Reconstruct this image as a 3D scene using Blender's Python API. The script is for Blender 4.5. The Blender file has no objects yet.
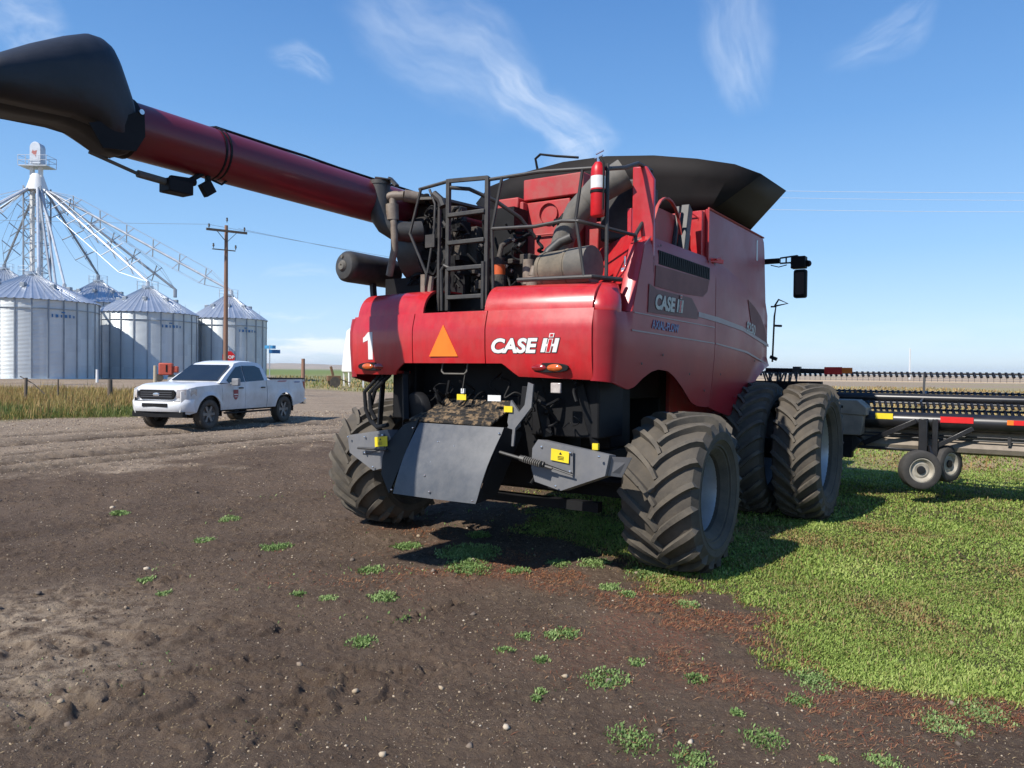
import bpy, bmesh, math, random
import numpy as np
from mathutils import Vector, Matrix
random.seed(7)
RNG = np.random.default_rng(11)
PI = math.pi
R = math.radians
sc = bpy.context.scene
COL = sc.collection

# ------------------------------------------------------------------ materials
MATS = {}
def mat(name, c1, c2=None, rough=0.5, metal=0.0, scale=8.0, detail=6.0, lo=0.35, hi=0.65, bump=0.0, bscale=None,
        coat=0.0, dust=None, dust_amt=0.0, dscale=3.0, emis=None, stretch=None, rvar=0.0, alpha=None, spec=None):
    if name in MATS: return MATS[name]
    m = bpy.data.materials.new(name); m.use_nodes = True
    nt = m.node_tree; N = nt.nodes; L = nt.links
    b = N['Principled BSDF']
    b.inputs['Roughness'].default_value = rough
    b.inputs['Metallic'].default_value = metal
    if spec is not None: b.inputs['Specular IOR Level'].default_value = spec
    if coat: b.inputs['Coat Weight'].default_value = coat; b.inputs['Coat Roughness'].default_value = 0.08
    tc = N.new('ShaderNodeTexCoord'); src = tc.outputs['Object']
    if stretch:
        mp = N.new('ShaderNodeMapping'); mp.inputs['Scale'].default_value = stretch
        L.new(src, mp.inputs['Vector']); src = mp.outputs['Vector']
    ns = N.new('ShaderNodeTexNoise'); ns.inputs['Scale'].default_value = scale; ns.inputs['Detail'].default_value = detail
    ns.inputs['Roughness'].default_value = 0.65
    L.new(src, ns.inputs['Vector'])
    if c2 is None: c2 = tuple(x*0.8 for x in c1)
    mr = N.new('ShaderNodeMapRange'); mr.inputs['From Min'].default_value = lo; mr.inputs['From Max'].default_value = hi
    L.new(ns.outputs['Fac'], mr.inputs['Value'])
    mx = N.new('ShaderNodeMix'); mx.data_type = 'RGBA'
    mx.inputs['A'].default_value = (*c1, 1); mx.inputs['B'].default_value = (*c2, 1)
    L.new(mr.outputs['Result'], mx.inputs['Factor'])
    out = mx.outputs['Result']
    if dust:
        n2 = N.new('ShaderNodeTexNoise'); n2.inputs['Scale'].default_value = dscale; n2.inputs['Detail'].default_value = 8
        n2.inputs['Roughness'].default_value = 0.7
        L.new(tc.outputs['Object'], n2.inputs['Vector'])
        m2 = N.new('ShaderNodeMapRange'); m2.inputs['From Min'].default_value = 0.38; m2.inputs['From Max'].default_value = 0.72
        m2.inputs['To Max'].default_value = dust_amt*1.6; m2.inputs['To Min'].default_value = dust_amt*0.35
        L.new(n2.outputs['Fac'], m2.inputs['Value'])
        x2 = N.new('ShaderNodeMix'); x2.data_type = 'RGBA'
        L.new(out, x2.inputs['A']); x2.inputs['B'].default_value = (*dust, 1)
        L.new(m2.outputs['Result'], x2.inputs['Factor']); out = x2.outputs['Result']
        r2 = N.new('ShaderNodeMapRange'); r2.inputs['To Min'].default_value = rough; r2.inputs['To Max'].default_value = min(1, rough+0.6)
        L.new(m2.outputs['Result'], r2.inputs['Value']); L.new(r2.outputs['Result'], b.inputs['Roughness'])
    elif rvar:
        r2 = N.new('ShaderNodeMapRange'); r2.inputs['To Min'].default_value = rough-rvar; r2.inputs['To Max'].default_value = rough+rvar
        L.new(ns.outputs['Fac'], r2.inputs['Value']); L.new(r2.outputs['Result'], b.inputs['Roughness'])
    L.new(out, b.inputs['Base Color'])
    if bump:
        n3 = N.new('ShaderNodeTexNoise'); n3.inputs['Scale'].default_value = bscale or scale*4; n3.inputs['Detail'].default_value = 5
        L.new(src, n3.inputs['Vector'])
        bp = N.new('ShaderNodeBump'); bp.inputs['Strength'].default_value = bump; bp.inputs['Distance'].default_value = 0.02
        L.new(n3.outputs['Fac'], bp.inputs['Height']); L.new(bp.outputs['Normal'], b.inputs['Normal'])
    if alpha is not None: b.inputs['Alpha'].default_value = alpha
    MATS[name] = m
    return m

DUST = (0.30, 0.24, 0.18)
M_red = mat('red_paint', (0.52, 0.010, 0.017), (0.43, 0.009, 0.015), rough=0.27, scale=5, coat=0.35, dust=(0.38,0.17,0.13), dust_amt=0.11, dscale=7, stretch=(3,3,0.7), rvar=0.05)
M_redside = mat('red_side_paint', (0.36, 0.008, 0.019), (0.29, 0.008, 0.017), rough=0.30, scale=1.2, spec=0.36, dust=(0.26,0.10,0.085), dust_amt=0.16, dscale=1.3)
M_redd = mat('dusty_red_paint', (0.48, 0.013, 0.02), (0.36, 0.012, 0.02), rough=0.45, scale=3, dust=(0.34,0.2,0.15), dust_amt=0.25, dscale=6)
M_redauger = mat('auger_shaded_red', (0.17, 0.006, 0.016), (0.14, 0.006, 0.015), rough=0.35, scale=2, coat=0.2, dust=(0.20,0.09,0.09), dust_amt=0.12, dscale=2)  # red darkened: the shaded side of the tube is put into the colour
M_black = mat('black_steel', (0.016, 0.016, 0.018), (0.028, 0.028, 0.03), rough=0.5, scale=9, dust=DUST, dust_amt=0.07, dscale=7)
M_blackc = mat('black_plastic', (0.009, 0.009, 0.010), (0.014, 0.014, 0.015), spec=0.18, rough=0.6, scale=5)
M_rubber = mat('spout_rubber', (0.010, 0.011, 0.014), (0.018, 0.018, 0.022), rough=0.48, scale=3, bump=0.15, bscale=14)
M_ext = mat('tank_extension_black', (0.010, 0.009, 0.009), (0.015, 0.013, 0.013), rough=0.65, scale=2.0, spec=0.15, dust=(0.07,0.05,0.045), dust_amt=0.04, dscale=2)
M_grime = mat('grimy_engine_metal', (0.035, 0.03, 0.027), (0.075, 0.06, 0.048), rough=0.75, scale=14, bump=0.4)
M_duct = mat('dusty_grey_duct', (0.10, 0.095, 0.085), (0.16, 0.145, 0.125), rough=0.8, scale=6)
M_drum = mat('dusty_tan_drum', (0.20, 0.165, 0.12), (0.10, 0.088, 0.07), rough=0.85, scale=5, bump=0.2)
M_rustpipe = mat('heat_stained_pipe', (0.24, 0.20, 0.16), (0.15, 0.11, 0.085), rough=0.6, scale=10)
M_exh = mat('exhaust_black', (0.035, 0.035, 0.036), (0.06, 0.055, 0.05), rough=0.5, scale=8)
M_grey = mat('grey_sheet_steel', (0.15, 0.153, 0.165), (0.12, 0.124, 0.135), rough=0.42, scale=2.5, dust=(0.30,0.27,0.23), dust_amt=0.16, dscale=8)
M_slate = mat('dark_slate_steel', (0.075, 0.081, 0.092), (0.058, 0.063, 0.073), rough=0.36, scale=3, dust=(0.24,0.23,0.22), dust_amt=0.15, dscale=9)
M_chaff = mat('chaff_covered_steel', (0.22, 0.15, 0.085), (0.018, 0.016, 0.014), rough=0.9, scale=16, lo=0.40, hi=0.52, bump=0.8)
M_tyre = mat('dusty_tyre_rubber', (0.038, 0.034, 0.030), (0.066, 0.057, 0.046), rough=0.85, scale=3, dust=(0.18,0.145,0.105), dust_amt=0.28, dscale=3.5, bump=0.15, bscale=40)
M_lug = mat('worn_lug_rubber', (0.050, 0.045, 0.039), (0.085, 0.074, 0.060), rough=0.85, scale=5, dust=(0.19,0.155,0.11), dust_amt=0.28, dscale=5, bump=0.1, bscale=40)
M_rim = mat('silver_wheel_rim', (0.50, 0.52, 0.54), (0.38, 0.40, 0.42), rough=0.34, metal=0.55, scale=4, dust=DUST, dust_amt=0.14)
M_rimw = mat('cream_wheel_rim', (0.42, 0.38, 0.31), (0.27, 0.24, 0.19), rough=0.6, scale=8)
M_white = mat('white_decal', (0.78, 0.77, 0.75), (0.68, 0.67, 0.65), rough=0.5, scale=12)
M_cream = mat('cream_decal', (0.55, 0.53, 0.45), (0.40, 0.38, 0.33), rough=0.5, scale=20)
M_bluedec = mat('blue_grey_decal', (0.22, 0.25, 0.42), (0.12, 0.12, 0.2), rough=0.5, scale=20)
M_logored = mat('logo_red', (0.60, 0.01, 0.015), rough=0.4)
M_outline = mat('decal_black', (0.015, 0.014, 0.014), rough=0.5)
M_orange = mat('orange_reflector', (0.90, 0.20, 0.015), (0.82, 0.17, 0.012), rough=0.45, scale=6)
M_redrefl = mat('red_reflector', (0.70, 0.02, 0.02), (0.6, 0.015, 0.015), rough=0.35, scale=6)
M_amber = mat('amber_lens', (0.62, 0.13, 0.02), (0.5, 0.09, 0.015), rough=0.15, coat=0.8, scale=30)
M_redlens = mat('red_lens', (0.30, 0.012, 0.012), (0.22, 0.01, 0.01), rough=0.15, coat=0.8, scale=30)
M_yellow = mat('yellow_sticker', (0.80, 0.62, 0.02), (0.72, 0.55, 0.02), rough=0.5, scale=10)
M_decdark = mat('maroon_decal', (0.10, 0.008, 0.008), (0.13, 0.02, 0.015), rough=0.5, scale=3)
M_decbrown = mat('brown_dusty_decal', (0.20, 0.055, 0.045), (0.15, 0.03, 0.025), rough=0.6, scale=3)
M_stripe = mat('silver_stripe', (0.30, 0.21, 0.21), (0.26, 0.16, 0.16), rough=0.4, scale=4)
M_filter = mat('orange_filter', (0.62, 0.11, 0.02), (0.5, 0.08, 0.02), rough=0.5)
M_chrome = mat('chrome', (0.72, 0.72, 0.74), (0.6, 0.6, 0.62), rough=0.2, metal=0.9)
M_tan = mat('dusty_tan_steel', (0.34, 0.285, 0.22), (0.21, 0.175, 0.14), rough=0.75, scale=3, bump=0.1)
M_hblack = mat('header_black_steel', (0.010, 0.010, 0.012), (0.02, 0.019, 0.02), rough=0.33, scale=4)
M_glass = mat('dark_glass', (0.010, 0.013, 0.016), (0.016, 0.02, 0.022), rough=0.06, scale=2, coat=0.5)
M_tpaint = mat('white_truck_paint', (0.72, 0.73, 0.75), (0.68, 0.69, 0.71), rough=0.28, scale=2, coat=0.5, dust=(0.36,0.31,0.25), dust_amt=0.05, dscale=3)
M_tdirt = mat('dirty_white_truck_paint', (0.70, 0.70, 0.70), (0.60, 0.58, 0.55), rough=0.35, scale=2.5, coat=0.3, dust=(0.34,0.29,0.24), dust_amt=0.20, dscale=2.4)
M_lens = mat('headlight_lens', (0.55, 0.50, 0.46), (0.40, 0.34, 0.32), rough=0.1, coat=1.0, scale=14)
M_wood = mat('weathered_pole_wood', (0.30, 0.165, 0.11), (0.20, 0.115, 0.08), rough=0.85, scale=6, stretch=(1,1,0.12))
M_post = mat('grey_fence_wood', (0.16, 0.125, 0.095), (0.09, 0.07, 0.055), rough=0.9, scale=9, stretch=(1,1,0.15))
M_galv = mat('galvanised_steel', (0.52, 0.55, 0.58), (0.40, 0.43, 0.46), rough=0.38, metal=0.6, scale=1.2)
M_spout = mat('spout_galvanised', (0.60, 0.63, 0.67), (0.45, 0.48, 0.52), rough=0.45, metal=0.35, scale=2)
M_spoutd = mat('weathered_galvanised', (0.30, 0.33, 0.37), (0.22, 0.25, 0.29), rough=0.5, metal=0.4, scale=2)
M_wpaint = mat('white_painted_steel', (0.78, 0.78, 0.77), (0.7, 0.7, 0.69), rough=0.5, scale=3)
M_signblue = mat('sign_blue', (0.10, 0.42, 0.75), rough=0.4)
M_signblue2 = mat('sign_dark_blue', (0.03, 0.16, 0.38), rough=0.4)
M_rust = mat('orange_red_machine_paint', (0.55, 0.09, 0.05), (0.4, 0.08, 0.05), rough=0.6)
M_wire = mat('aluminium_wire', (0.75, 0.77, 0.80), rough=0.5)
M_wiredark = mat('dark_wire', (0.25, 0.27, 0.30), rough=0.6)

# ------------------------------------------------------------------ mesh builder
class MB:
    def __init__(s): s.v = []; s.f = []; s.m = []; s.mats = []; s.cur = 0
    def use(s, m):
        if m not in s.mats: s.mats.append(m)
        s.cur = s.mats.index(m); return s
    def add(s, vs, fs):
        o = len(s.v); s.v += [tuple(v) for v in vs]
        for f in fs: s.f.append(tuple(i+o for i in f)); s.m.append(s.cur)
        return s
    def box(s, a, b):      # min / max corners
        x0,y0,z0 = a; x1,y1,z1 = b
        vs = [(x,y,z) for z in (z0,z1) for y in (y0,y1) for x in (x0,x1)]
        return s.add(vs, [(0,2,3,1),(4,5,7,6),(0,1,5,4),(2,6,7,3),(0,4,6,2),(1,3,7,5)])
    def obox(s, p0, p1, w, h, up=(0,0,1)):   # bar of rectangular section from p0 to p1
        p0 = Vector(p0); p1 = Vector(p1); d = (p1-p0).normalized(); u = Vector(up)
        sd = d.cross(u)
        if sd.length < 1e-4: sd = d.cross(Vector((1,0,0)))
        sd.normalize(); u = sd.cross(d).normalized()
        vs = [p+sd*a*w/2+u*b*h/2 for p in (p0,p1) for a,b in ((-1,-1),(1,-1),(1,1),(-1,1))]
        return s.add(vs, [(3,2,1,0),(4,5,6,7),(0,1,5,4),(1,2,6,5),(2,3,7,6),(3,0,4,7)])
    def tube(s, pts, r, seg=8, caps=True):
        pts = [Vector(p) for p in pts]; n = len(pts)
        rs = r if isinstance(r, (list, tuple)) else [r]*n
        prev = None; rings = []
        for i,p in enumerate(pts):
            if i == 0: d = pts[1]-p
            elif i == n-1: d = p-pts[i-1]
            else: d = (pts[i+1]-p).normalized() + (p-pts[i-1]).normalized()
            d.normalize()
            if prev is None:
                a = Vector((0,0,1)) if abs(d.z) < 0.9 else Vector((1,0,0))
                u = d.cross(a).normalized()
            else:
                u = (prev - d*prev.dot(d)).normalized()
            w = d.cross(u).normalized(); prev = u
            rings.append([p + (u*math.cos(2*PI*k/seg) + w*math.sin(2*PI*k/seg))*rs[i] for k in range(seg)])
        vs = [q for ring in rings for q in ring]
        fs = [(i*seg+k, i*seg+(k+1)%seg, (i+1)*seg+(k+1)%seg, (i+1)*seg+k) for i in range(n-1) for k in range(seg)]
        if caps: fs += [tuple(range(seg))[::-1], tuple((n-1)*seg+k for k in range(seg))]
        return s.add(vs, fs)
    def lathe(s, prof, org=(0,0,0), axis=(0,0,1), seg=32, closed=False):   # prof: (radius, along)
        ax = Vector(axis).normalized(); a = Vector((0,0,1)) if abs(ax.z) < 0.9 else Vector((1,0,0))
        u = ax.cross(a).normalized(); w = ax.cross(u).normalized(); o = Vector(org)
        vs = []; n = len(prof)
        for r,t in prof:
            for k in range(seg):
                an = 2*PI*k/seg
                vs.append(o + ax*t + (u*math.cos(an)+w*math.sin(an))*max(r,1e-4))
        rng = n if closed else n-1
        fs = [(i*seg+k, i*seg+(k+1)%seg, ((i+1)%n)*seg+(k+1)%seg, ((i+1)%n)*seg+k) for i in range(rng) for k in range(seg)]
        return s.add(vs, fs)
    def prism(s, poly, off):       # 3-D polygon extruded by a vector
        n = len(poly); o = Vector(off)
        vs = [Vector(p) for p in poly] + [Vector(p)+o for p in poly]
        fs = [tuple(range(n)), tuple(range(2*n-1, n-1, -1))] + [(i, i+n, (i+1)%n+n, (i+1)%n) for i in range(n)]
        return s.add(vs, fs)
    def grid(s, G, thick=None, closed=False):    # G[i][j] points; thick = vector offset for a second skin
        ni = len(G); nj = len(G[0])
        vs = [Vector(p) for row in G for p in row]
        fs = [(i*nj+j, (i+1)*nj+j, (i+1)*nj+j+1, i*nj+j+1) for i in range(ni-1) for j in range(nj-1)]
        s.add(vs, fs)
        if thick is not None:
            t = Vector(thick); n = ni*nj
            s.add([v+t for v in vs], [f[::-1] for f in fs])
            o = len(s.v)-2*n
            bd = [(0,j) for j in range(nj)] + [(i,nj-1) for i in range(1,ni)] + [(ni-1,j) for j in range(nj-2,-1,-1)] + [(i,0) for i in range(ni-2,0,-1)]
            for k in range(len(bd)):
                a = bd[k]; b = bd[(k+1)%len(bd)]
                ia = a[0]*nj+a[1]; ib = b[0]*nj+b[1]
                s.f.append((o+ia, o+ib, o+n+ib, o+n+ia)); s.m.append(s.cur)
        return s
    def islands(s, name, m=None, parent=None, **kw):
        """every connected piece becomes an object of its own"""
        par = list(range(len(s.v)))
        def find(a):
            while par[a] != a: par[a] = par[par[a]]; a = par[a]
            return a
        for f in s.f:
            r_ = find(f[0])
            for i in f[1:]:
                q = find(i)
                if q != r_: par[q] = r_
        groups = {}
        for fi,f in enumerate(s.f): groups.setdefault(find(f[0]), []).append(fi)
        outs = []
        for fl in groups.values():
            k = MB(); k.mats = list(s.mats); mp_ = {}
            for fi in fl:
                nf = []
                for i in s.f[fi]:
                    if i not in mp_: mp_[i] = len(k.v); k.v.append(s.v[i])
                    nf.append(mp_[i])
                k.f.append(tuple(nf)); k.m.append(s.m[fi])
            if len(k.mats) > 1:
                used = sorted(set(k.m)); k.mats = [s.mats[u] for u in used]; k.m = [used.index(u) for u in k.m]
            outs.append(k.build(name, m, parent, **kw))
        return outs
    def xf(s, M, start=0):
        for i in range(start, len(s.v)): s.v[i] = tuple(M @ Vector(s.v[i]))
        return s
    def build(s, name, m=None, parent=None, smooth=35, bevel=0.0, loc=None, seg=2):
        me = bpy.data.meshes.new(name); me.from_pydata(s.v, [], s.f)
        ms = s.mats if s.mats else [m]
        for q in ms: me.materials.append(q)
        if len(ms) > 1: me.polygons.foreach_set('material_index', s.m)
        bm = bmesh.new(); bm.from_mesh(me)
        bmesh.ops.recalc_face_normals(bm, faces=bm.faces); bm.to_mesh(me); bm.free()
        if smooth:
            me.polygons.foreach_set('use_smooth', [True]*len(me.polygons)); me.set_sharp_from_angle(angle=R(smooth))
        me.update()
        o = bpy.data.objects.new(name, me); COL.objects.link(o)
        if parent: o.parent = parent
        if loc: o.location = loc
        if bevel:
            b = o.modifiers.new('bevel', 'BEVEL'); b.width = bevel; b.segments = seg; b.limit_method = 'ANGLE'; b.angle_limit = R(40)
        return o

def tag(o, label=None, cat=None, group=None, kind=None):
    if label: o['label'] = label
    if cat: o['category'] = cat
    if group: o['group'] = group
    if kind: o['kind'] = kind
    return o
def empty(name, loc, rz=0, label=None, cat=None, group=None):
    o = bpy.data.objects.new(name, None); COL.objects.link(o); o.location = loc; o.rotation_euler = (0,0,rz)
    o.empty_display_size = 0.3
    return tag(o, label, cat, group)
def smooth_path(P, n=5):
    P = [Vector(p) for p in P]; Q = [P[0]]+P+[P[-1]]; out = []
    for i in range(1, len(Q)-2):
        a,b_,c,d = Q[i-1],Q[i],Q[i+1],Q[i+2]
        for k in range(n):
            t = k/n; out.append(0.5*((2*b_)+(c-a)*t+(2*a-5*b_+4*c-d)*t*t+(3*b_-a-3*c+d)*t**3))
    out.append(P[-1]); return out
def children(o): return [c for c in bpy.data.objects if c.parent == o]
def copy_tree(o, parent=None):
    kids = children(o)
    c = o.copy(); COL.objects.link(c); c.parent = parent
    for k in kids: copy_tree(k, c)
    return c
def interp(x, pts):
    if x <= pts[0][0]: return pts[0][1]
    for (a,b),(c,d) in zip(pts, pts[1:]):
        if x <= c: return b + (d-b)*(x-a)/(c-a) if c > a else d
    return pts[-1][1]
def stations(a, b, n, extra=()):
    xs = [a+(b-a)*i/n for i in range(n+1)] + [e for e in extra if a < e < b]
    return sorted(set(round(x,5) for x in xs))
def text(name, body, size, parent, M, m, shear=0.0, bold=0.0, ext=0.002, width=1.0, align='LEFT'):
    cu = bpy.data.curves.new(name+'_curve', 'FONT'); cu.body = body; cu.size = size; cu.shear = shear
    cu.offset = bold; cu.extrude = ext; cu.align_x = align; cu.resolution_u = 4
    t = bpy.data.objects.new('tmp_text', cu); COL.objects.link(t)
    bpy.context.view_layer.update()
    me = bpy.data.meshes.new_from_object(t.evaluated_get(bpy.context.evaluated_depsgraph_get()))
    bpy.data.objects.remove(t)
    me.transform(Matrix.Diagonal((width,1,1,1))); me.transform(M)
    me.materials.clear(); me.materials.append(m)
    o = bpy.data.objects.new(name, me); COL.objects.link(o); o.parent = parent
    return o
def frame(org, ex, ey):
    ex = Vector(ex).normalized(); ey = Vector(ey).normalized(); ez = ex.cross(ey)
    return Matrix.Translation(Vector(org)) @ Matrix((ex,ey,ez)).transposed().to_4x4()

# ------------------------------------------------------------------ terrain height
def sst(a, b, x):
    t = np.clip((x-a)/(b-a), 0, 1); return t*t*(3-2*t)
def hbase(X, Y):
    X = np.asarray(X, float); Y = np.asarray(Y, float)
    h = 0.30*sst(8, 20, Y)
    yard = sst(-17, -29, X)*sst(46, 60, Y)
    h = h + 0.68*yard
    h = h + 0.25*sst(27, 44, Y)*sst(-11, -17, X)*(1-yard)
    return h
def gz(x, y): return float(hbase(x, y))

# ------------------------------------------------------------------ tyres
def tyre_mesh(Rt, W, rr, nl, lh, lw, lead, name, parent):
    """agricultural tyre around the local X axis, centre at the origin"""
    b = MB(); b.use(M_tyre)
    Rc = Rt-lh; half = W/2
    prof = [(rr, -half*0.80), (rr+0.03, -half*0.88), (rr+0.05, -half*0.885), (rr+0.055, -half*0.93), (rr+0.075, -half*0.935), (rr+(Rc-rr)*0.35, -half*1.015), (rr+(Rc-rr)*0.36, -half*1.035), (rr+(Rc-rr)*0.40, -half*1.04), (rr+(Rc-rr)*0.41, -half*1.03), (rr+(Rc-rr)*0.6, -half*1.05),
            (Rc-0.09, -half*0.99), (Rc-0.045, -half*0.93), (Rc-0.018, -half*0.75), (Rc-0.005, -half*0.4), (Rc, 0)]
    prof = prof + [(r,-t) for r,t in prof[-2::-1]]
    prof += [(rr-0.03, half*0.7), (rr-0.03, -half*0.7)]
    b.lathe(prof, axis=(1,0,0), seg=72, closed=True)
    b.use(M_lug)
    for sd in (-1, 1):
        for k in range(nl):
            a0 = 2*PI*k/nl + (PI/nl if sd > 0 else 0)
            rows = []
            nst = 9
            for i in range(nst):
                t = i/(nst-1)
                x = sd*(-0.035*W + t*0.53*W)
                # curved: steeper near the centre, flattening out to the shoulder
                an = a0 - lead*(t**0.75)
                q = min(1, abs(x)/half)
                rtop = Rt - 0.028*q*q - (0.045 if t > 0.93 else 0.010 if t > 0.8 else 0)
                rb = Rc - 0.02 - 0.05*q**4 - (0.10 if t > 0.93 else 0)
                wt = lw*(0.62+0.38*t); wb = wt*1.35
                da = lead*0.75*max(t,0.05)**-0.25/(0.565*W)     # radians per metre
                # perpendicular to the path in the (x, arc) plane
                tx, ta = sd*1.0, -da*Rt
                ln = math.hypot(tx, ta); px, pa = -ta/ln, tx/ln
                row = []
                for (w_, r_) in ((-wb/2, rb), (-wt/2, rtop), (wt/2, rtop), (wb/2, rb)):
                    xx = x + px*w_; aa = an + pa*w_/Rt
                    row.append((xx, r_*math.cos(aa), r_*math.sin(aa)))
                rows.append(row)
            st = len(b.v)
            b.grid(rows)
            b.add([rows[0][j] for j in range(4)], [(0,1,2,3)])
            b.add([rows[-1][j] for j in range(4)], [(3,2,1,0)])
    return b.build(name, None, parent, smooth=28)

def rim_mesh(rr, W, name, parent, m=M_rim, depth=0.45, side=1):
    b = MB()
    half = W/2*0.84*side
    d = half - side*W*depth
    prof = [(rr+0.035, half+side*0.012), (rr+0.03, half-side*0.01), (rr-0.005, half-side*0.03), (rr-0.04, half-side*0.12), (rr-0.055, d+side*0.02), (rr-0.10, d), (rr*0.62, d+side*0.03),
            (rr*0.45, d+side*0.05), (rr*0.40, d+side*0.09), (rr*0.30, d+side*0.10), (rr*0.28, d+side*0.17), (rr*0.05, d+side*0.18), (0.0, d+side*0.18)]
    b.lathe(prof, axis=(1,0,0), seg=48)
    b.lathe([(rr+0.035, -half-side*0.012), (rr-0.02, -half+side*0.03), (rr-0.055, d-side*0.01), (0.0, d-side*0.01)], axis=(1,0,0), seg=40)
    for k in range(8):
        a = 2*PI*k/8
        b.tube([(d, rr*0.37*math.cos(a), rr*0.37*math.sin(a)), (d+side*0.13, rr*0.37*math.cos(a), rr*0.37*math.sin(a))], 0.016, 6)
    return b.build(name, m, parent)

# ================================================================== COMBINE
TH = R(33.5)
comb = empty('combine_harvester', (0.07, 9.05, 0), -TH, 'large dusty red combine harvester parked on the dirt with its unloading auger folded back', 'combine harvester')

# --- wheels
def wheel(L, F, Rt, W, rr, nl, lh, lw, lead, side, depth=0.60, lab=None):
    w = rim_mesh(rr, W, 'wheel', comb, depth=depth, side=side)
    w.location = (L, F, Rt-0.015+gz(*(lambda c,s: (0.07+L*c+F*s, 9.05-L*s+F*c))(math.cos(TH), math.sin(TH))))
    t = tyre_mesh(Rt, W, rr, nl, lh, lw, lead, 'tyre', w)
    w.rotation_euler = (random.uniform(0, 6), 0, 0)
    if lab: w['label'] = lab
    return w
for sd in (1, -1):
    wheel(2.04 if sd > 0 else -1.98, 0, 0.815, 0.76, 0.425, 20, 0.060, 0.058, 0.46, sd, lab='rear steering wheel, wide tyre with deep curved lugs')
for sd in (1, -1):
    wheel(sd*2.50, 3.55, 0.935, 0.58, 0.57, 26, 0.048, 0.050, 0.34, sd, depth=0.50, lab='outer tall front dual wheel')
    wheel(sd*1.78, 3.55, 0.935, 0.58, 0.57, 26, 0.048, 0.050, 0.34, sd, depth=0.75, lab='inner tall front dual wheel')

# --- rear hood
HF = [(1.90,-1.12),(2.0,-1.165),(2.2,-1.185),(2.43,-1.19),(2.47,-1.183),(2.62,-1.145)]
def bow(L): return 0.155*(L/1.57)**2 - 0.075
def hoodF(z, L): return interp(z, HF) + bow(L)
ZLO = [(-1.60,1.955), (-0.86,1.955), (-0.80,2.02), (-0.70,2.085), (0.60,2.085), (0.64,2.06), (0.78,1.955), (1.60,1.93)]
def panel(name, l0, l1, zhi=2.62):
    b = MB(); G = []
    for L in stations(l0, l1, max(4, int((l1-l0)/0.06)), [p[0] for p in ZLO]):
        zl = interp(L, ZLO)
        G.append([(L, hoodF(z, L), z) for z in [zl+(2.42-zl)*q for q in (0,.08,.25,.5,.75,1)] + [2.45, 2.48, 2.53, 2.58, zhi]])
    b.grid(G, (0, 0.025, 0))
    return b.build(name, M_red, comb, smooth=50)
panel('rear_hood_panel', -1.60, -0.565)
pc = panel('rear_hood_panel', -0.553, 0.405)
panel('rear_hood_panel', 0.417, 1.545)
# inner liner so the seams read dark
b = MB(); b.box((-1.6, -1.03, 2.1), (1.6, -0.99, 2.6)); b.build('hood_liner', M_black, comb)
# bottom flange of the hood
b = MB(); b.box((-1.55,-1.05,1.97),(-0.88,-0.9,2.0)); b.box((0.8,-1.05,1.95),(1.5,-0.9,1.98)); b.box((-0.7,-1.1,2.09),(0.6,-0.5,2.11))
b.islands('hood_flange', M_redd, comb)

# corner and side panels (one shell each side): path in plan, heights along it
def side_shell(sd):
    WS = 1.72 if sd > 0 else 1.80; dW = WS-1.72-(0.025 if sd < 0 else 0)
    path = [(1.555+dW,-1.095), (1.60+dW,-1.08), (1.66+dW,-1.03), (1.70+dW,-0.965), (1.715+dW,-0.88), (WS,-0.75)]
    prm = [(L, F) for L,F in path] + [(WS, F) for F in stations(-0.7, 1.87, 46)]
    zlo = [(-1.13,1.93), (-0.9,1.90), (-0.6,1.84), (-0.45,1.86), (-0.26,1.95), (-0.05,2.02), (0.14,2.045), (0.40,2.03), (0.62,1.96), (0.86,1.85), (1.22,1.66), (1.45,1.61), (1.70,1.595), (1.9,1.59)]
    zhi = [(-1.13,2.60), (-0.62,2.60), (-0.58,2.62), (-0.30,3.33), (-0.12,3.43), (1.9,3.44)] if sd > 0 else [(-1.13,2.60), (0.9,2.62), (1.0,3.2), (1.9,3.44)]
    b = MB(); G = []
    for L,F in prm:
        a = interp(F, zlo); h = interp(F, zhi); row = []
        for q in [i/14 for i in range(15)]:
            z = a+(h-a)*q
            inn = interp(z, [(1.5,0.07),(1.9,0.03),(2.3,0.0),(2.46,0.0),(2.6,0.025 if F < -0.6 else 0.0),(3.3,0.0),(3.45,0.04)])
            if F < -0.95: row.append((sd*(L-inn*0.5), F+inn*0.8, z))
            else: row.append((sd*(L-inn), F, z))
        G.append(row)
    b.grid(G, (-sd*0.03, 0.012, 0))
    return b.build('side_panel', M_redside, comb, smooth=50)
side_shell(1); side_shell(-1)
# front side panel and front fender
def front_shell(sd):
    zlo = [(1.87,1.585), (2.2,1.52), (2.75,1.44), (3.0,1.50), (3.24,1.62), (3.45,1.78), (3.65,1.95), (4.0,2.09), (4.4,2.14)]
    zhi = [(1.88,3.44), (2.4,3.38), (3.0,3.27), (3.6,3.13), (4.1,2.98), (4.42,2.86)]
    b = MB(); G = []
    for F in stations(1.885, 4.41, 44):
        a = interp(F, zlo); h = interp(F, zhi); row = []
        for q in [i/14 for i in range(15)]:
            z = a+(h-a)*q
            inn = interp(z, [(1.4,0.09),(1.9,0.03),(2.3,0.0),(3.2,0.0),(3.45,0.03)]) + interp(F, [(4.0,0),(4.41,0.05)])
            fl = 0.05*max(0, 1-(z-a)/0.14) if F > 2.9 else 0
            row.append((sd*(1.72-inn+fl), F, z))
        G.append(row)
    b.grid(G, (-sd*0.03, 0, 0))
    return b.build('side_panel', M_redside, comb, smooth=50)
front_shell(1); front_shell(-1)
b = MB(); b.box((1.62,1.86,1.62),(1.655,1.905,2.2)); b.box((1.655,1.86,2.2),(1.70,1.905,3.42)); b.islands('panel_seam', M_outline, comb)
b = MB()
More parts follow.
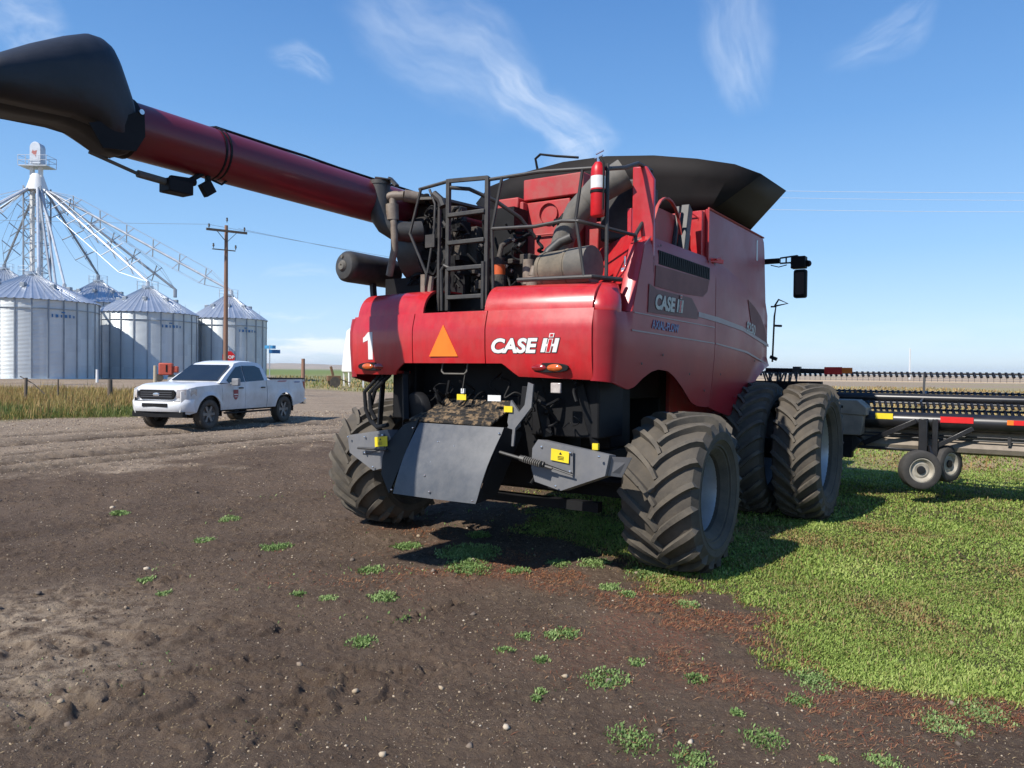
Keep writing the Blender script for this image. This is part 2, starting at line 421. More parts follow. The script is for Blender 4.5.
for f,z in ((-0.35,2.1),(0.2,2.2),(1.0,2.0),(1.6,1.8),(1.6,3.38),(0.1,3.36),(2.1,2.0),(2.8,1.7),(3.6,2.2)): b.lathe([(0,0.006),(0.012,0.004),(0.015,0)],(1.722 if z > 1.9 else 1.69,f,z),(1,0,0),8)
b.islands('panel_bolt', M_black, comb)
# rear-facing edge of the side panel (the lit slanted pillar)
for sd in (1,):
    b = MB()
    G = []
    for q in [i/8 for i in range(9)]:
        z = 2.61+(3.42-2.61)*q; F = interp(z, [(2.60,-0.605),(2.62,-0.585),(3.33,-0.305),(3.43,-0.13)])
        G.append([(sd*1.715, F-0.004, z), (sd*1.66, F-0.03, z), (sd*1.56, F-0.02, z), (sd*1.54, F+0.10, z)])
    b.grid(G, (0,0.02,0)); b.build('corner_pillar', M_red, comb, smooth=50)

# upper hood (stepped in, sloping forward)
def upper(l0, l1, f0=-1.125, f1=-0.86, z0=2.61, z1=2.89):
    b = MB(); G = []
    for L in stations(l0, l1, 14):
        row = []
        for q in [i/8 for i in range(9)]:
            an = q
            row.append((L, f0+(f1-f0)*(an**1.6)+bow(L), z0+(z1-z0)*math.sin(an*PI/2)**0.9))
        row += [(L, f1+0.12+bow(L), z1+0.012), (L, f1+0.5, z1+0.015)]
        G.append(row)
    b.grid(G, (0,0.02,-0.02))
    return b.build('upper_hood', M_red, comb, smooth=50)
upper(0.36, 1.52); upper(-1.56, -0.46)
for sd in (1,-1):
    b = MB(); G = []
    for q in [i/6 for i in range(7)]:
        L = 1.53+0.17*math.sin(q*PI/2); F = -1.03+0.22*(1-math.cos(q*PI/2))
        G.append([(sd*(L-0.10*t**2), F+0.14*t**1.5, 2.61+0.27*t) for t in (0,.2,.4,.6,.8,1)] + [(sd*(L-0.25), F+0.3, 2.895)])
    b.grid(G, (0,0.01,-0.02))
    b.build('upper_hood_corner', M_red, comb, smooth=50)

# decals on the rear
b = MB(); b.prism([(-0.305,-1.266,2.155),(0.075,-1.266,2.155),(-0.115,-1.272,2.485)], (0,0.006,0))
b.build('slow_vehicle_triangle', M_orange, comb)
b = MB(); y = -1.20
one = [(-1.385,2.375),(-1.365,2.38),(-1.29,2.435),(-1.215,2.435),(-1.215,2.125),(-1.295,2.125),(-1.295,2.345),(-1.385,2.32)]
b.prism([(x, hoodF(min(z,2.43),x)-0.004, z) for x,z in one], (0,0.004,0)); b.build('number_one_decal', M_white, comb)
def conform(me, Fm):
    inv = Fm.inverted()
    for v in me.vertices:
        d = (inv @ v.co).z; v.co.y = hoodF(min(v.co.z, 2.43), v.co.x) - 0.003 - d*0.6
def logo(org, ex, ey, h, nm='brand_logo'):
    """white italic CASE followed by a slanted I and H with a red i between"""
    w = MB(); w.use(M_outline)
    Fm = frame(org, ex, ey)
    t1 = text('letter_outline', 'CASE', h*1.42, comb, Fm @ Matrix.Translation((0,0,0.0)), M_outline, shear=0.18, bold=h*0.10, ext=0.001, width=1.12)
    t2 = text('letters', 'CASE', h*1.42, comb, Fm @ Matrix.Translation((0,0,0.004)), M_cream if nm == 'side_logo' else M_white, shear=0.18, bold=h*0.06, ext=0.001, width=1.12)
    xs = [v.co for v in t2.data.vertices]; wd = max((Fm.inverted()@c).x for c in xs)
    x0 = wd + h*0.22; s_ = 0.25
    def bar(x, w0, y0, y1, m, z, serif=0):
        w.use(m)
        w.prism([Fm@Vector((x+s_*y0, y0, z)), Fm@Vector((x+w0+s_*y0, y0, z)), Fm@Vector((x+w0+s_*y1, y1, z)), Fm@Vector((x+s_*y1, y1, z))], (Fm.to_3x3()@Vector((0,0,0.002))))
    mw = M_cream if nm == 'side_logo' else M_white
    for (x,w0,a,c) in ((-0.05,0.42,-0.05,1.05),(0.85,0.42,-0.05,1.05)): bar(x0+x*h, w0*h, a*h, c*h, M_outline, 0.0)
    for (x,w0,a,c) in ((0.0,0.32,0,1.0),(0.90,0.32,0,1.0),(0.28,0.62,0.42,0.60)): bar(x0+x*h, w0*h, a*h, c*h, mw, 0.004)
    bar(x0+0.40*h, 0.36*h, -0.02*h, 0.96*h, mw, 0.007); bar(x0+0.46*h, 0.24*h, 0.02*h, 0.92*h, M_logored, 0.010)
    bar(x0+0.40*h, 0.36*h, 1.06*h, 1.36*h, mw, 0.007); bar(x0+0.47*h, 0.22*h, 1.12*h, 1.30*h, M_logored, 0.010)
    o = w.build(nm, None, comb, smooth=0)
    if nm == 'brand_logo':
        for t in (t1, t2, o): conform(t.data, Fm)
    for t in (t1, t2): t.parent = o
    return o
logo((0.475, -1.232, 2.195), (1,0.0,0), (0,0.0,1), 0.135)
# tail lights
for l0, flip in ((-1.44, 1), (0.87, -1)):
    b = MB(); cx = l0+0.23; 
    def ell(rx, rz, yy, n=24): return [(cx+rx*math.cos(2*PI*k/n), yy, 2.045+rz*abs(math.sin(2*PI*k/n))**0.7*math.copysign(1, math.sin(2*PI*k/n))) for k in range(n)]
    b.prism(ell(0.235, 0.048, hoodF(2.045, cx)-0.012), (0,0.03,0))
    tl = b.build('tail_light', M_blackc, comb, bevel=0.004)
    for dx, m_, nm in ((-0.085*flip, M_amber, 'amber_lens'), (0.095*flip, M_redlens, 'red_lens')):
        b = MB(); yy = hoodF(2.045, cx)-0.014
        b.lathe([(0.001,-0.02),(0.04,-0.017),(0.075,-0.008),(0.085,0.0)], (0,0,0), (0,1,0), 20)
        b.xf(Matrix.Translation((cx+dx, yy, 2.045)) @ Matrix.Diagonal((1,1,0.42,1)))
        b.build(nm, m_, tl)

# decals on the right side
XS = 1.7235
def decal(name, pts, m, x=XS):
    b = MB(); b.prism([(x, p[0], p[1]) for p in pts], (0.003,0,0)); return b.build(name, m, comb, smooth=0)
b = MB()
b.box((1.69, 0.05, 3.155), (1.724, 1.64, 3.305)); vt = b.build('side_vent', M_blackc, comb, bevel=0.004)
b = MB()
for k in range(26):
    f = 0.08+k*0.06; b.obox((1.7262, f, 3.165), (1.727, f+0.015, 3.295), 0.006, 0.012)
b.build('vent_slats', M_blackc, vt)
decal('side_decal', [(-0.03,3.135),(1.62,3.15),(1.55,3.0),(1.40,2.93),(0.6,2.905),(-0.05,2.915)], M_decbrown)
decal('side_decal', [(-0.20,2.925),(-0.06,2.90),(-0.02,2.885),(1.02,2.88),(1.22,2.76),(1.24,2.65),(-0.22,2.63)], M_decdark, XS+0.001)
decal('side_stripe', [(1.26,2.68),(2.0,2.655),(3.0,2.60),(4.3,2.42),(4.3,2.46),(3.0,2.66),(2.0,2.72),(1.26,2.74)], M_stripe)
decal('side_stripe', [(-0.55,2.60),(1.85,2.58),(1.85,2.592),(-0.55,2.612)], M_stripe)
decal('side_stripe', [(-0.6,2.42),(1.85,2.38),(1.85,2.395),(-0.6,2.435)], M_stripe)
decal('side_stripe', [(1.9,2.38),(3.2,2.30),(4.2,2.16),(4.2,2.18),(3.2,2.33),(1.9,2.395)], M_stripe)
decal('side_decal', [(3.22,3.05),(3.55,2.97),(3.85,2.86),(4.08,2.70),(4.24,2.47),(3.7,2.55),(3.35,2.60),(3.40,2.72)], M_decbrown)
logo((XS+0.005, -0.06, 2.685), (0,1,0), (0,0,1), 0.145, 'side_logo')
text('model_lettering', 'AXIAL-FLOW', 0.125, comb, frame((XS+0.002,-0.11,2.475), (0,1,-0.02), (0,0,1)), M_bluedec, shear=0.1, bold=0.004)
text('model_lettering', '8250', 0.20, comb, frame((XS+0.004,3.16,2.61), (0,1,-0.10), (0,0.1,1)), M_cream, shear=0.1, bold=0.004, width=1.05)
text('number_one_decal', '1', 0.40, comb, frame((1.697,3.62,3.67), (0,1,0), (0,0,1)), M_white, bold=0.012)

# --- grain tank body
b = MB()
tp = [(1.63,3.30),(1.63,4.03),(4.02,4.03),(4.08,3.98),(4.12,3.86),(4.22,3.1),(4.34,2.9),(4.34,2.2),(1.9,2.2),(1.9,3.30)]
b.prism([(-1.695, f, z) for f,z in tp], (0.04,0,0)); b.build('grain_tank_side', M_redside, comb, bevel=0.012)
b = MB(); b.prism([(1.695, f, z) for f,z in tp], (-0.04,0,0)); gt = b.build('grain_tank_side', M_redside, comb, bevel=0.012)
b = MB(); b.box((-1.65,1.64,2.1),(1.65,1.70,4.02)); b.box((-1.65,4.0,2.0),(1.65,4.06,3.98)); b.box((-1.2,1.7,1.4),(1.2,4.3,2.2))
b.build('grain_tank_wall', M_redd, comb, bevel=0.01)
b = MB(); b.tube([(1.70,1.63,4.035),(1.70,4.04,4.035)], 0.012, 6); b.tube([(1.70,1.635,3.3),(1.70,1.635,4.03)], 0.01, 6); b.build('tank_edge_trim', M_redd, gt)
b = MB(); b.obox((1.68,1.75,3.42),(1.76,2.0,3.42),0.03,0.05); b.tube([(1.75,1.78,3.42),(1.75,1.95,3.46)],0.012,6); b.build('latch_handle', M_redrefl, comb)
# black tank extension
rim_path = [((-1.66,3.4),(-2.2,3.45,4.54)), ((-1.66,2.0),(-2.15,2.05,4.60)), ((-1.45,1.72),(-1.60,1.62,4.70)), ((-0.95,1.72),(-0.95,1.56,4.81)), ((-0.3,1.72),(-0.3,1.52,4.855)), ((0.35,1.72),(0.35,1.52,4.84)), ((0.9,1.72),(1.0,1.54,4.76)), ((1.35,1.72),(1.55,1.60,4.655)), ((1.66,1.76),(1.98,1.75,4.56)), ((1.68,1.80),(2.22,2.05,4.47)), ((1.68,3.38),(2.16,3.46,4.56)), ((1.3,3.95),(1.7,4.35,4.66)), ((-1.3,3.95),(-1.7,4.35,4.66)), ((-1.66,3.4),(-2.2,3.45,4.54))]
b = MB(); G = []
for (bx,by),tpt in rim_path:
    p0 = Vector((bx,by,4.03)); p1 = Vector(tpt); G.append([p0.lerp(p1, q) for q in (0,.33,.66,1)])
b.grid(G)
ex = b.build('tank_extension', M_ext, comb, smooth=32)
sm = ex.modifiers.new('solid','SOLIDIFY'); sm.thickness = 0.02
b = MB(); b.tube([(-0.75,1.6,4.80),(-0.78,1.58,4.98),(-0.70,1.58,5.03),(-0.45,1.58,4.97),(-0.25,1.58,4.93),(-0.1,1.58,4.9)], 0.018, 6); b.build('extension_handle', M_blackc, ex)

# --- engine deck
b = MB()
b.box((-1.55,-0.35,2.5),(1.55,1.62,2.9)); b.box((-0.44,-0.86,2.6),(0.34,-0.3,2.66)); b.build('engine_deck', M_black, comb)
b = MB()
# red valve box, red shroud behind it
b.box((-0.02, 0.10, 4.02),(0.78,0.5,4.27)); b.box((0.00,0.12,3.36),(0.60,0.8,4.0)); b.box((-0.36,0.02,3.93),(-0.04,0.45,4.06)); b.box((-0.38,0.0,3.72),(-0.04,0.5,3.80)); b.box((-0.02,0.02,3.5),(0.03,0.3,4.0))
b.box((-0.38,0.25,3.38),(-0.26,0.4,3.62)); b.box((0.62,0.45,3.42),(0.80,0.9,3.75))
b.islands('engine_cover', M_redd, comb, bevel=0.015)
b = MB(); b.lathe([(0.0,-0.03),(0.10,-0.03),(0.12,0.0),(0.12,0.02)], (0.33,0.11,3.84), (0,-1,0), 20)
b.tube([(0.12,0.09,3.6),(0.48,0.09,3.6)],0.012,6); b.islands('cover_handle', M_redd, comb)
# right bulkhead of the engine bay (red, faces the rear) and black air box
b = MB()
b.prism([(1.50,-0.15,3.0),(1.72,-0.10,3.05),(1.72,-0.10,4.02),(1.64,-0.12,4.16),(1.50,-0.15,4.16)], (0,0.05,0))
b.prism([(0.95,-0.1,2.9),(1.55,-0.5,2.9),(1.55,-0.22,3.45),(1.50,-0.1,3.5),(0.95,0.2,3.4)], (0,0.05,0.0))
b.box((1.42,-0.1,2.9),(1.47,1.62,3.75))
b.islands('engine_bulkhead', M_red, comb, bevel=0.01)
b = MB(); b.box((1.02,0.05,3.45),(1.44,0.7,4.10)); b.build('air_box', M_black, comb, bevel=0.03)
# curved red shell and grey strut seen over the side panel
b = MB(); G = []
for i in range(13):
    a = PI*i/12; G.append([(x, 0.62-0.42*math.cos(a), 3.40+0.58*math.sin(a)**0.8) for x in (1.565,1.60)])
b.grid(G, (0,0,-0.02)); b.box((1.50,0.2,3.3),(1.53,1.04,3.85)); b.build('radiator_shell', M_redd, comb)
b = MB(); b.obox((1.60,1.02,3.40),(1.58,1.22,3.98),0.10,0.16); b.obox((1.56,0.86,3.40),(1.54,1.04,3.96),0.05,0.05); b.islands('tank_strut', M_black, comb, bevel=0.01)
b = MB(); b.tube([(1.50,1.62,3.35),(1.62,1.5,3.9),(1.5,1.4,4.0)],0.01,6); b.box((1.52,1.50,3.40),(1.66,1.63,3.99)); b.build('tank_corner_plate', M_red, comb, bevel=0.008)

# intake duct, turbo, muffler drum
b = MB(); b.tube([(0.74,-0.32,3.32),(0.80,-0.34,3.48),(0.95,-0.32,3.72),(1.18,-0.26,3.95),(1.42,-0.16,4.10)], [0.12,0.125,0.14,0.155,0.165], 18)
for p,q in (((0.745,-0.32,3.335),(0.752,-0.322,3.36)), ((1.05,-0.295,3.825),(1.075,-0.288,3.845))): b.tube([p,q], 0.153 if p[2]>3.6 else 0.128, 18)
b.build('intake_duct', M_duct, comb)
b = MB(); b.tube([(0.62,-0.55,2.98),(0.63,-0.52,3.15),(0.68,-0.46,3.30),(0.80,-0.42,3.40),(0.92,-0.40,3.44)], 0.055, 12); b.islands('coolant_pipe', M_exh, comb)
b = MB(); b.tube([(0.72,-0.55,3.08),(1.28,-0.62,3.10)], 0.19, 28); b.tube([(0.71,-0.54,3.08),(0.76,-0.555,3.08)], 0.20, 28); b.tube([(1.0,-0.585,3.09),(1.03,-0.587,3.09)], 0.197, 28)
dr = b.build('muffler_drum', M_drum, comb); dr['label'] = 'dusty tan drum on the engine deck'
b = MB(); b.tube([(1.06,-0.6,3.09),(1.30,-0.625,3.10)], 0.193, 28); b.build('drum_end', M_duct, dr)
b = MB(); b.tube([(0.58,-0.62,2.90),(0.58,-0.62,3.02)],0.075,14); b.tube([(0.45,-0.5,2.95),(0.45,-0.5,3.22)],0.07,12); b.tube([(0.58,-0.62,3.02),(0.60,-0.6,3.12)],0.05,12); b.islands('turbo_housing', M_rustpipe, comb)
b = MB(); b.tube([(0.02,-0.45,3.08),(0.02,-0.45,3.20)],0.075,16); b.build('orange_filter_band', M_filter, comb)
b = MB(); b.tube([(0.02,-0.45,2.93),(0.02,-0.45,3.085)],0.09,16); b.tube([(0.02,-0.45,3.195),(0.02,-0.45,3.28)],0.06,16); b.tube([(0.02,-0.45,3.28),(0.02,-0.40,3.42),(0.08,-0.3,3.5)],0.03,10)
b.islands('fuel_filter', M_grime, comb)
# engine block mass with hoses
b = MB()
b.box((-0.45,-0.2,2.9),(0.9,1.2,3.30))
for k in range(26):
    x = random.uniform(-0.45,1.0); z = random.uniform(2.92,3.30); s_ = random.uniform(0.03,0.08)
    b.box((x-s_,-0.32-random.random()*0.12,z-s_),(x+s_,0,z+s_*0.7))
b.build('engine_block', M_grime, comb, bevel=0.012)
b = MB()
for k in range(16):
    x = random.uniform(-0.4,0.9); z = random.uniform(2.95,3.6); pts = [(x,-0.36,z)]
    for i in range(4): pts.append((pts[-1][0]+random.uniform(-.14,.14), -0.38+random.uniform(-.06,.06), pts[-1][2]+random.uniform(-.10,.12)))
    b.tube(smooth_path(pts), random.uniform(0.010,0.02), 6)
b.islands('engine_hose', M_blackc, comb)
b = MB()
for k in range(9):
    x = random.uniform(-0.35,0.6); z = random.uniform(3.0,3.5); b.tube([(x,-0.4,z),(x+.02,-0.4,z+.03)], 0.018, 8)
b.islands('hose_fitting', M_chrome, comb)

# cooling unit on the left with sloping top, rotary screen and air can
b = MB()
b.box((-1.15,-0.30,2.75),(-0.40,1.55,3.70)); b.prism([(-1.28,-0.40,3.0),(-0.52,-0.45,3.0),(-0.52,-0.45,3.92),(-1.28,-0.40,4.02)], (0,0.12,0))
b.build('cooling_unit', M_grime, comb, bevel=0.01)
b = MB(); b.prism([(-1.30,-0.62,4.04),(-0.72,-0.62,3.99),(-0.38,1.45,3.98),(-1.1,1.45,4.02)], (0,0,0.03)); b.build('cooling_top_plate', M_duct, comb)
b = MB(); b.lathe([(0.0,0.0),(0.36,0.0),(0.40,0.02),(0.42,0.06),(0.42,0.35),(0.0,0.36)], (-1.32,-0.30,3.46), (1,0,0), 36); 
b.lathe([(0.0,0.0),(0.30,0.0),(0.33,0.03),(0.33,0.12)], (-0.95,-0.50,3.50), (0,1,0), 30); b.build('rotary_screen', M_black, comb)
b = MB()
for k in range(22):
    x = random.uniform(-1.0,-0.35); z = random.uniform(3.0,3.9); pts = [(x,-0.55,z)]
    for i in range(4): pts.append((pts[-1][0]+random.uniform(-.12,.12), -0.56+random.uniform(-.06,.06), pts[-1][2]+random.uniform(-.14,.12)))
    b.tube(smooth_path(pts), random.uniform(0.008,0.022), 6)
for k in range(14):
    x = random.uniform(-0.95,-0.4); z = random.uniform(3.0,3.9); s_ = random.uniform(0.02,0.06); b.box((x-s_,-0.62,z-s_),(x+s_,-0.42,z+s_))
b.box((-1.0,-0.5,2.88),(-0.42,-0.3,3.3)); b.box((-1.60,-0.55,2.75),(-1.02,0.8,3.12)); b.box((-0.40,-0.2,2.9),(0.05,0.1,3.9))  # middle black box is added to darken the hole under the air tank
b.islands('hose_and_dark_fill', M_blackc, comb)
b = MB(); b.lathe([(0.0,-0.30),(0.09,-0.30),(0.155,-0.285),(0.185,-0.25),(0.19,-0.2),(0.19,0.48),(0.17,0.52),(0,0.52)], (-1.93,-0.62,3.26), (0.10,1.0,-0.02), 32)
ac = b.build('air_tank', M_exh, comb); ac['label'] = 'black cylindrical tank lying across the left rear corner'
b = MB(); b.lathe([(0.0,-0.31),(0.02,-0.33),(0.05,-0.33),(0.07,-0.305)], (-1.93,-0.62,3.26), (0.1,1.0,-0.02), 16); b.tube([(-1.97,-0.90,3.38),(-1.975,-0.925,3.38)],0.022,10); b.build('tank_cap', M_duct, ac)
b = MB(); b.obox((-1.82,-0.50,2.70),(-1.86,-0.50,3.10),0.07,0.05); b.obox((-1.72,-0.10,2.70),(-1.76,-0.10,3.10),0.10,0.05); b.islands('tank_bracket', M_black, ac)

# exhaust stack
b = MB(); b.tube([(-1.26,-1.02,4.17),(-1.26,-1.02,3.86),(-1.245,-1.01,3.76),(-1.20,-0.98,3.68),(-1.12,-0.92,3.62),(-1.0,-0.82,3.60),(-0.9,-0.7,3.62)], 0.118, 20, caps=False)
b.tube([(-1.26,-1.02,4.13),(-1.26,-1.02,4.175)], 0.126, 20, caps=False); es = b.build('exhaust_stack', M_exh, comb)
b = MB(); b.lathe([(0.0,0.004),(0.12,0.0),(0.12,-0.012),(0.0,-0.012)], (-1.20,-1.0,4.20), (0.2,0.0,1), 18); b.obox((-1.13,-1.0,4.20),(-1.02,-1.0,4.10),0.06,0.03); b.build('rain_flap', M_exh, es)
b = MB(); b.tube([(-1.20,-1.0,3.98),(-1.08,-0.97,4.0),(-0.98,-0.92,4.0)], 0.055, 12); b.tube([(-1.11,-0.98,3.90),(-1.10,-0.98,3.72)], 0.075, 12)
b.tube([(-1.10,-0.98,3.98),(-1.09,-0.99,3.82),(-1.05,-1.0,3.55),(-1.05,-1.0,3.38),(-1.12,-0.98,3.18),(-1.16,-0.96,3.10)], 0.042, 12)
b.tube([(-0.98,-0.92,4.0),(-0.86,-0.8,3.98)], 0.07, 12); b.build('exhaust_pipe', M_rustpipe, comb)
b = MB(); b.obox((-0.67,-0.9,2.88),(-0.67,-0.9,3.08),0.10,0.06); b.tube([(-0.56,-0.95,2.88),(-0.54,-0.95,3.05)],0.03,8); b.islands('deck_bracket', M_rustpipe, comb)

# ladder and guard rails
Y0 = -0.96
lad = MB(); lad.obox((-0.305,Y0,2.66),(-0.305,Y0,4.09),0.045,0.045); lad.obox((0.215,Y0,2.66),(0.215,Y0,4.05),0.045,0.045)
lad = lad.build('deck_ladder', M_black, comb, bevel=0.004)
for z in (2.80, 3.11, 3.39, 3.69):
    b = MB(); b.obox((-0.29,Y0-0.01,z),(0.20,Y0-0.01,z),0.07,0.045); b.build('rung', M_exh, lad, bevel=0.006)
b = MB(); b.tube([(-0.36,Y0-0.03,2.66),(-0.37,Y0-0.03,3.10),(-0.33,Y0-0.03,3.15),(-0.27,Y0-0.02,3.12)],0.02,8); b.tube([(0.19,Y0-0.03,2.66),(0.19,Y0-0.03,3.16)],0.022,8); b.islands('grab_handle', M_black, lad)
b = MB(); b.obox((-0.43,Y0,2.66),(-0.43,Y0,3.84),0.03,0.03); b.obox((-0.30,Y0,4.07),(0.22,Y0,4.04),0.04,0.04)
b.tube([(-0.72,Y0,4.03),(-0.30,Y0,4.07)],0.02,8); b.tube([(-0.66,-1.0,4.03),(-0.82,-1.0,3.54),(-0.57,-1.0,3.07),(-0.60,-0.98,2.95)],0.016,8)
b.tube([(-0.54,-1.0,4.0),(-0.46,-1.0,3.83),(-0.47,-1.0,3.54),(-0.56,-1.0,3.08)],0.014,8)
b.tube([(-0.30,Y0,4.0),(-0.1,Y0+.1,3.98),(0.12,Y0+.3,3.86),(0.30,Y0+.5,3.7),(0.4,-0.3,3.5)],0.022,8)
b.box((-0.58,-1.02,3.36),(-0.45,-1.0,3.50)); b.tube([(-0.5,-0.98,3.95),(-0.42,-0.96,3.88),(-0.38,-0.96,3.8)],0.045,8)
b.build('guard_rail', M_black, comb)
b = MB(); rt = 0.019; YR = -0.95
b.tube([(0.22,YR,4.02),(0.85,YR,4.02),(1.50,YR,3.97),(1.585,YR+0.04,3.96)],rt,8)
b.tube([(0.27,YR,3.50),(0.80,YR,3.475),(1.12,YR,3.50),(1.30,YR,3.48),(1.45,YR+0.12,3.44),(1.60,-0.42,3.41),(1.60,-0.30,3.42)],rt,8)
b.tube([(0.60,YR,2.945),(1.45,YR,2.93),(1.60,-0.60,2.93)],rt+0.004,8)
b.tube([(0.39,YR,4.02),(0.27,YR,3.50),(0.30,YR,2.72)],rt*0.9,8)
b.tube([(1.34,YR,3.98),(1.27,YR,3.52),(1.37,YR,2.94)],rt*0.9,8)
b.tube([(1.60,YR+.02,4.0),(1.60,YR+.02,2.93)],rt,8)
b.tube([(1.585,-0.91,3.96),(1.60,-0.55,4.05),(1.60,-0.24,4.165),(1.60,0.10,4.165),(1.60,0.12,4.10),(1.60,0.11,3.78),(1.60,-0.27,3.43),(1.60,-0.29,3.05)],rt*1.1,8)
b.build('guard_rail', M_black, comb)
b = MB()
for p,q in (((1.60,-0.36,3.12),(1.60,-0.30,3.12)),((1.5,-0.36,3.05),(1.62,-0.36,3.08))): b.tube([p,q],0.035,8)
b.tube([(1.52,-0.35,3.2),(1.52,-0.35,2.95)],0.01,6); b.islands('rail_clamp', M_chrome, comb)

# --- unloading auger folded back along the left side
AL, AZ = -1.45, 3.99
b = MB(); b.tube([(AL,-4.0,4.03),(AL,-1.0,3.98),(AL,3.3,3.90)], 0.238, 40); b.tube([(AL,3.3,3.9),(AL,3.55,3.82),(AL+0.05,3.7,3.6),(AL+0.05,3.72,3.0)],0.25,24)
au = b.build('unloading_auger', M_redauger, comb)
b = MB()
for f in (-3.05, -3.10):
    b.lathe([(0.243,-0.012),(0.248,0),(0.243,0.012)], (AL,f,4.02), (0,1,0), 32)
b.tube([(AL+0.02,-3.07,4.27),(AL+0.02,-2.4,4.262),(AL+0.05,-2.0,4.25),(AL+0.02,-1.5,4.245),(AL+0.02,0.8,4.22)],0.014,6); b.tube([(AL-0.25,-3.1,4.04),(AL-0.1,-3.12,4.27),(AL+0.02,-3.07,4.27)],0.012,6)
b.build('auger_cable', M_blackc, au)
# spout: lofted rounded sections running backward
secs = [(-4.00,3.78,4.27,0.255),(-4.02,3.78,4.34,0.262),(-4.07,3.78,4.47,0.275),(-4.12,3.79,4.58,0.295),(-4.17,3.82,4.645,0.315),(-4.24,3.86,4.67,0.335),(-4.34,3.91,4.66,0.355),(-4.50,3.925,4.58,0.375),(-4.75,3.905,4.43,0.39),(-5.0,3.89,4.26,0.39),(-5.3,3.87,4.06,0.38)]
b = MB(); G = []
for f, z0, z1, w in secs:
    row = []; hh_ = z1-z0; q = 0.60; loop = [(-w*0.55,z0),(0,z0-0.005),(w*0.55,z0),(w*0.82,z0+hh_*0.05),(w*0.94,z0+hh_*0.16),(w*0.98,z0+hh_*0.35),(w,z0+hh_*q)]
    loop += [(w*math.cos(a)**0.8, z0+hh_*q+hh_*(1-q)*math.sin(a)) for a in [PI/2*i/8 for i in range(1,8)]] + [(0,z1)]
    full = loop + [(-x,z) for x,z in loop[::-1] if abs(x) > 1e-6 and x > 0]
    full = [(x,z) for x,z in full]
    for x,z in full[2:] + [full[0], full[1], full[2]]: row.append((AL+0.02+x, f, z))
    G.append(row)
b.grid(G)
sp = b.build('spout', M_rubber, au, smooth=45)
sm = sp.modifiers.new('solid','SOLIDIFY'); sm.thickness = 0.02
b = MB(); b.tube([(AL,-4.03,4.03),(AL,-3.93,4.03)],0.256,32); b.build('spout_collar', M_blackc, au)
for q in (1,):
    b = MB(); b.prism([(AL+q*0.27,-3.93,4.14),(AL+q*0.27,-3.92,3.92),(AL+q*0.27,-4.00,3.78),(AL+q*0.27,-4.27,3.74),(AL+q*0.30,-4.40,3.90),(AL+q*0.29,-4.2,3.98)], (q*0.012,0,0)); b.build('collar_plate', M_blackc, au)
b = MB(); b.lathe([(0.0,0.0),(0.022,0.0),(0.022,-0.02)], (AL+0.30,-3.96,4.11),(1,0,0),10); b.build('collar_bolt', M_chrome, au)
b = MB(); b.tube([(AL+0.05,-4.26,3.745),(AL+0.05,-3.85,3.66)],0.016,8); b.tube([(AL+0.05,-3.85,3.66),(AL+0.05,-3.55,3.645)],0.032,10); b.build('spout_actuator_rod', M_duct, au)
b = MB(); b.box((AL-0.04,-3.60,3.56),(AL+0.12,-3.36,3.68)); b.tube([(AL+0.05,-3.55,3.68),(AL+0.05,-3.3,3.70)],0.035,10); b.obox((AL+0.04,-3.42,3.66),(AL+0.04,-3.22,3.80),0.06,0.04); b.build('spout_actuator', M_blackc, au, bevel=0.01)
b = MB(); b.obox((AL+0.05,-3.17,3.80),(AL+0.05,-3.17,3.68),0.04,0.04); b.obox((AL+0.05,-3.21,3.72),(AL+0.05,-3.14,3.62),0.12,0.06,(1,0,0)); b.tube([(AL+0.05,-3.12,3.76),(AL+0.05,-3.02,3.74),(AL+0.05,-2.95,3.80)],0.012,6); b.build('work_light', M_blackc, au, bevel=0.01)

# --- under the rear: straw chute, spreader housings, frame
b = MB(); G = []
for i in range(9):
    q = i/8
    z = 1.455-0.72*q; f = -1.35-0.30*q-0.10*math.sin(q*PI)*0.5
    l0 = -0.354+(-0.12)*q*0.8; l1 = 0.729-0.12*q
    G.append([(l0+(l1-l0)*t, f-0.02*math.sin(t*PI), z) for t in [j/8 for j in range(9)]])
b.grid(G, (0,0.012,0)); ch = b.build('straw_chute', M_slate, comb)
ch['label'] = 'dark slate sheet chute hanging under the rear hood'
b = MB()
for L,F_,z in ((0.0,-1.47,1.28),(0.22,-1.485,1.25),(-0.02,-1.56,1.08),(-0.05,-1.62,0.95),(-0.40,-1.40,1.40),(0.70,-1.40,1.40),(-0.43,-1.69,0.78),(0.60,-1.69,0.77),(0.05,-1.67,0.80)):
    b.lathe([(0.0,-0.014),(0.010,-0.010),(0.012,0.0)], (L,F_,z),(0,1,0.2),8)
b.islands('chute_bolt', M_chrome, ch)
b = MB(); b.prism([(-0.36,-1.36,1.49),(-0.62,-1.30,1.42),(-0.83,-1.32,1.22),(-0.88,-1.35,1.05),(-0.85,-1.40,0.88),(-0.50,-1.655,0.73)], (0.0,0.02,0.0))
b.prism([(0.735,-1.37,1.46),(0.80,-1.15,1.40),(0.66,-1.40,0.78),(0.61,-1.66,0.735)], (0.0,0.02,0.0)); b.islands('chute_wing', M_blackc, comb)
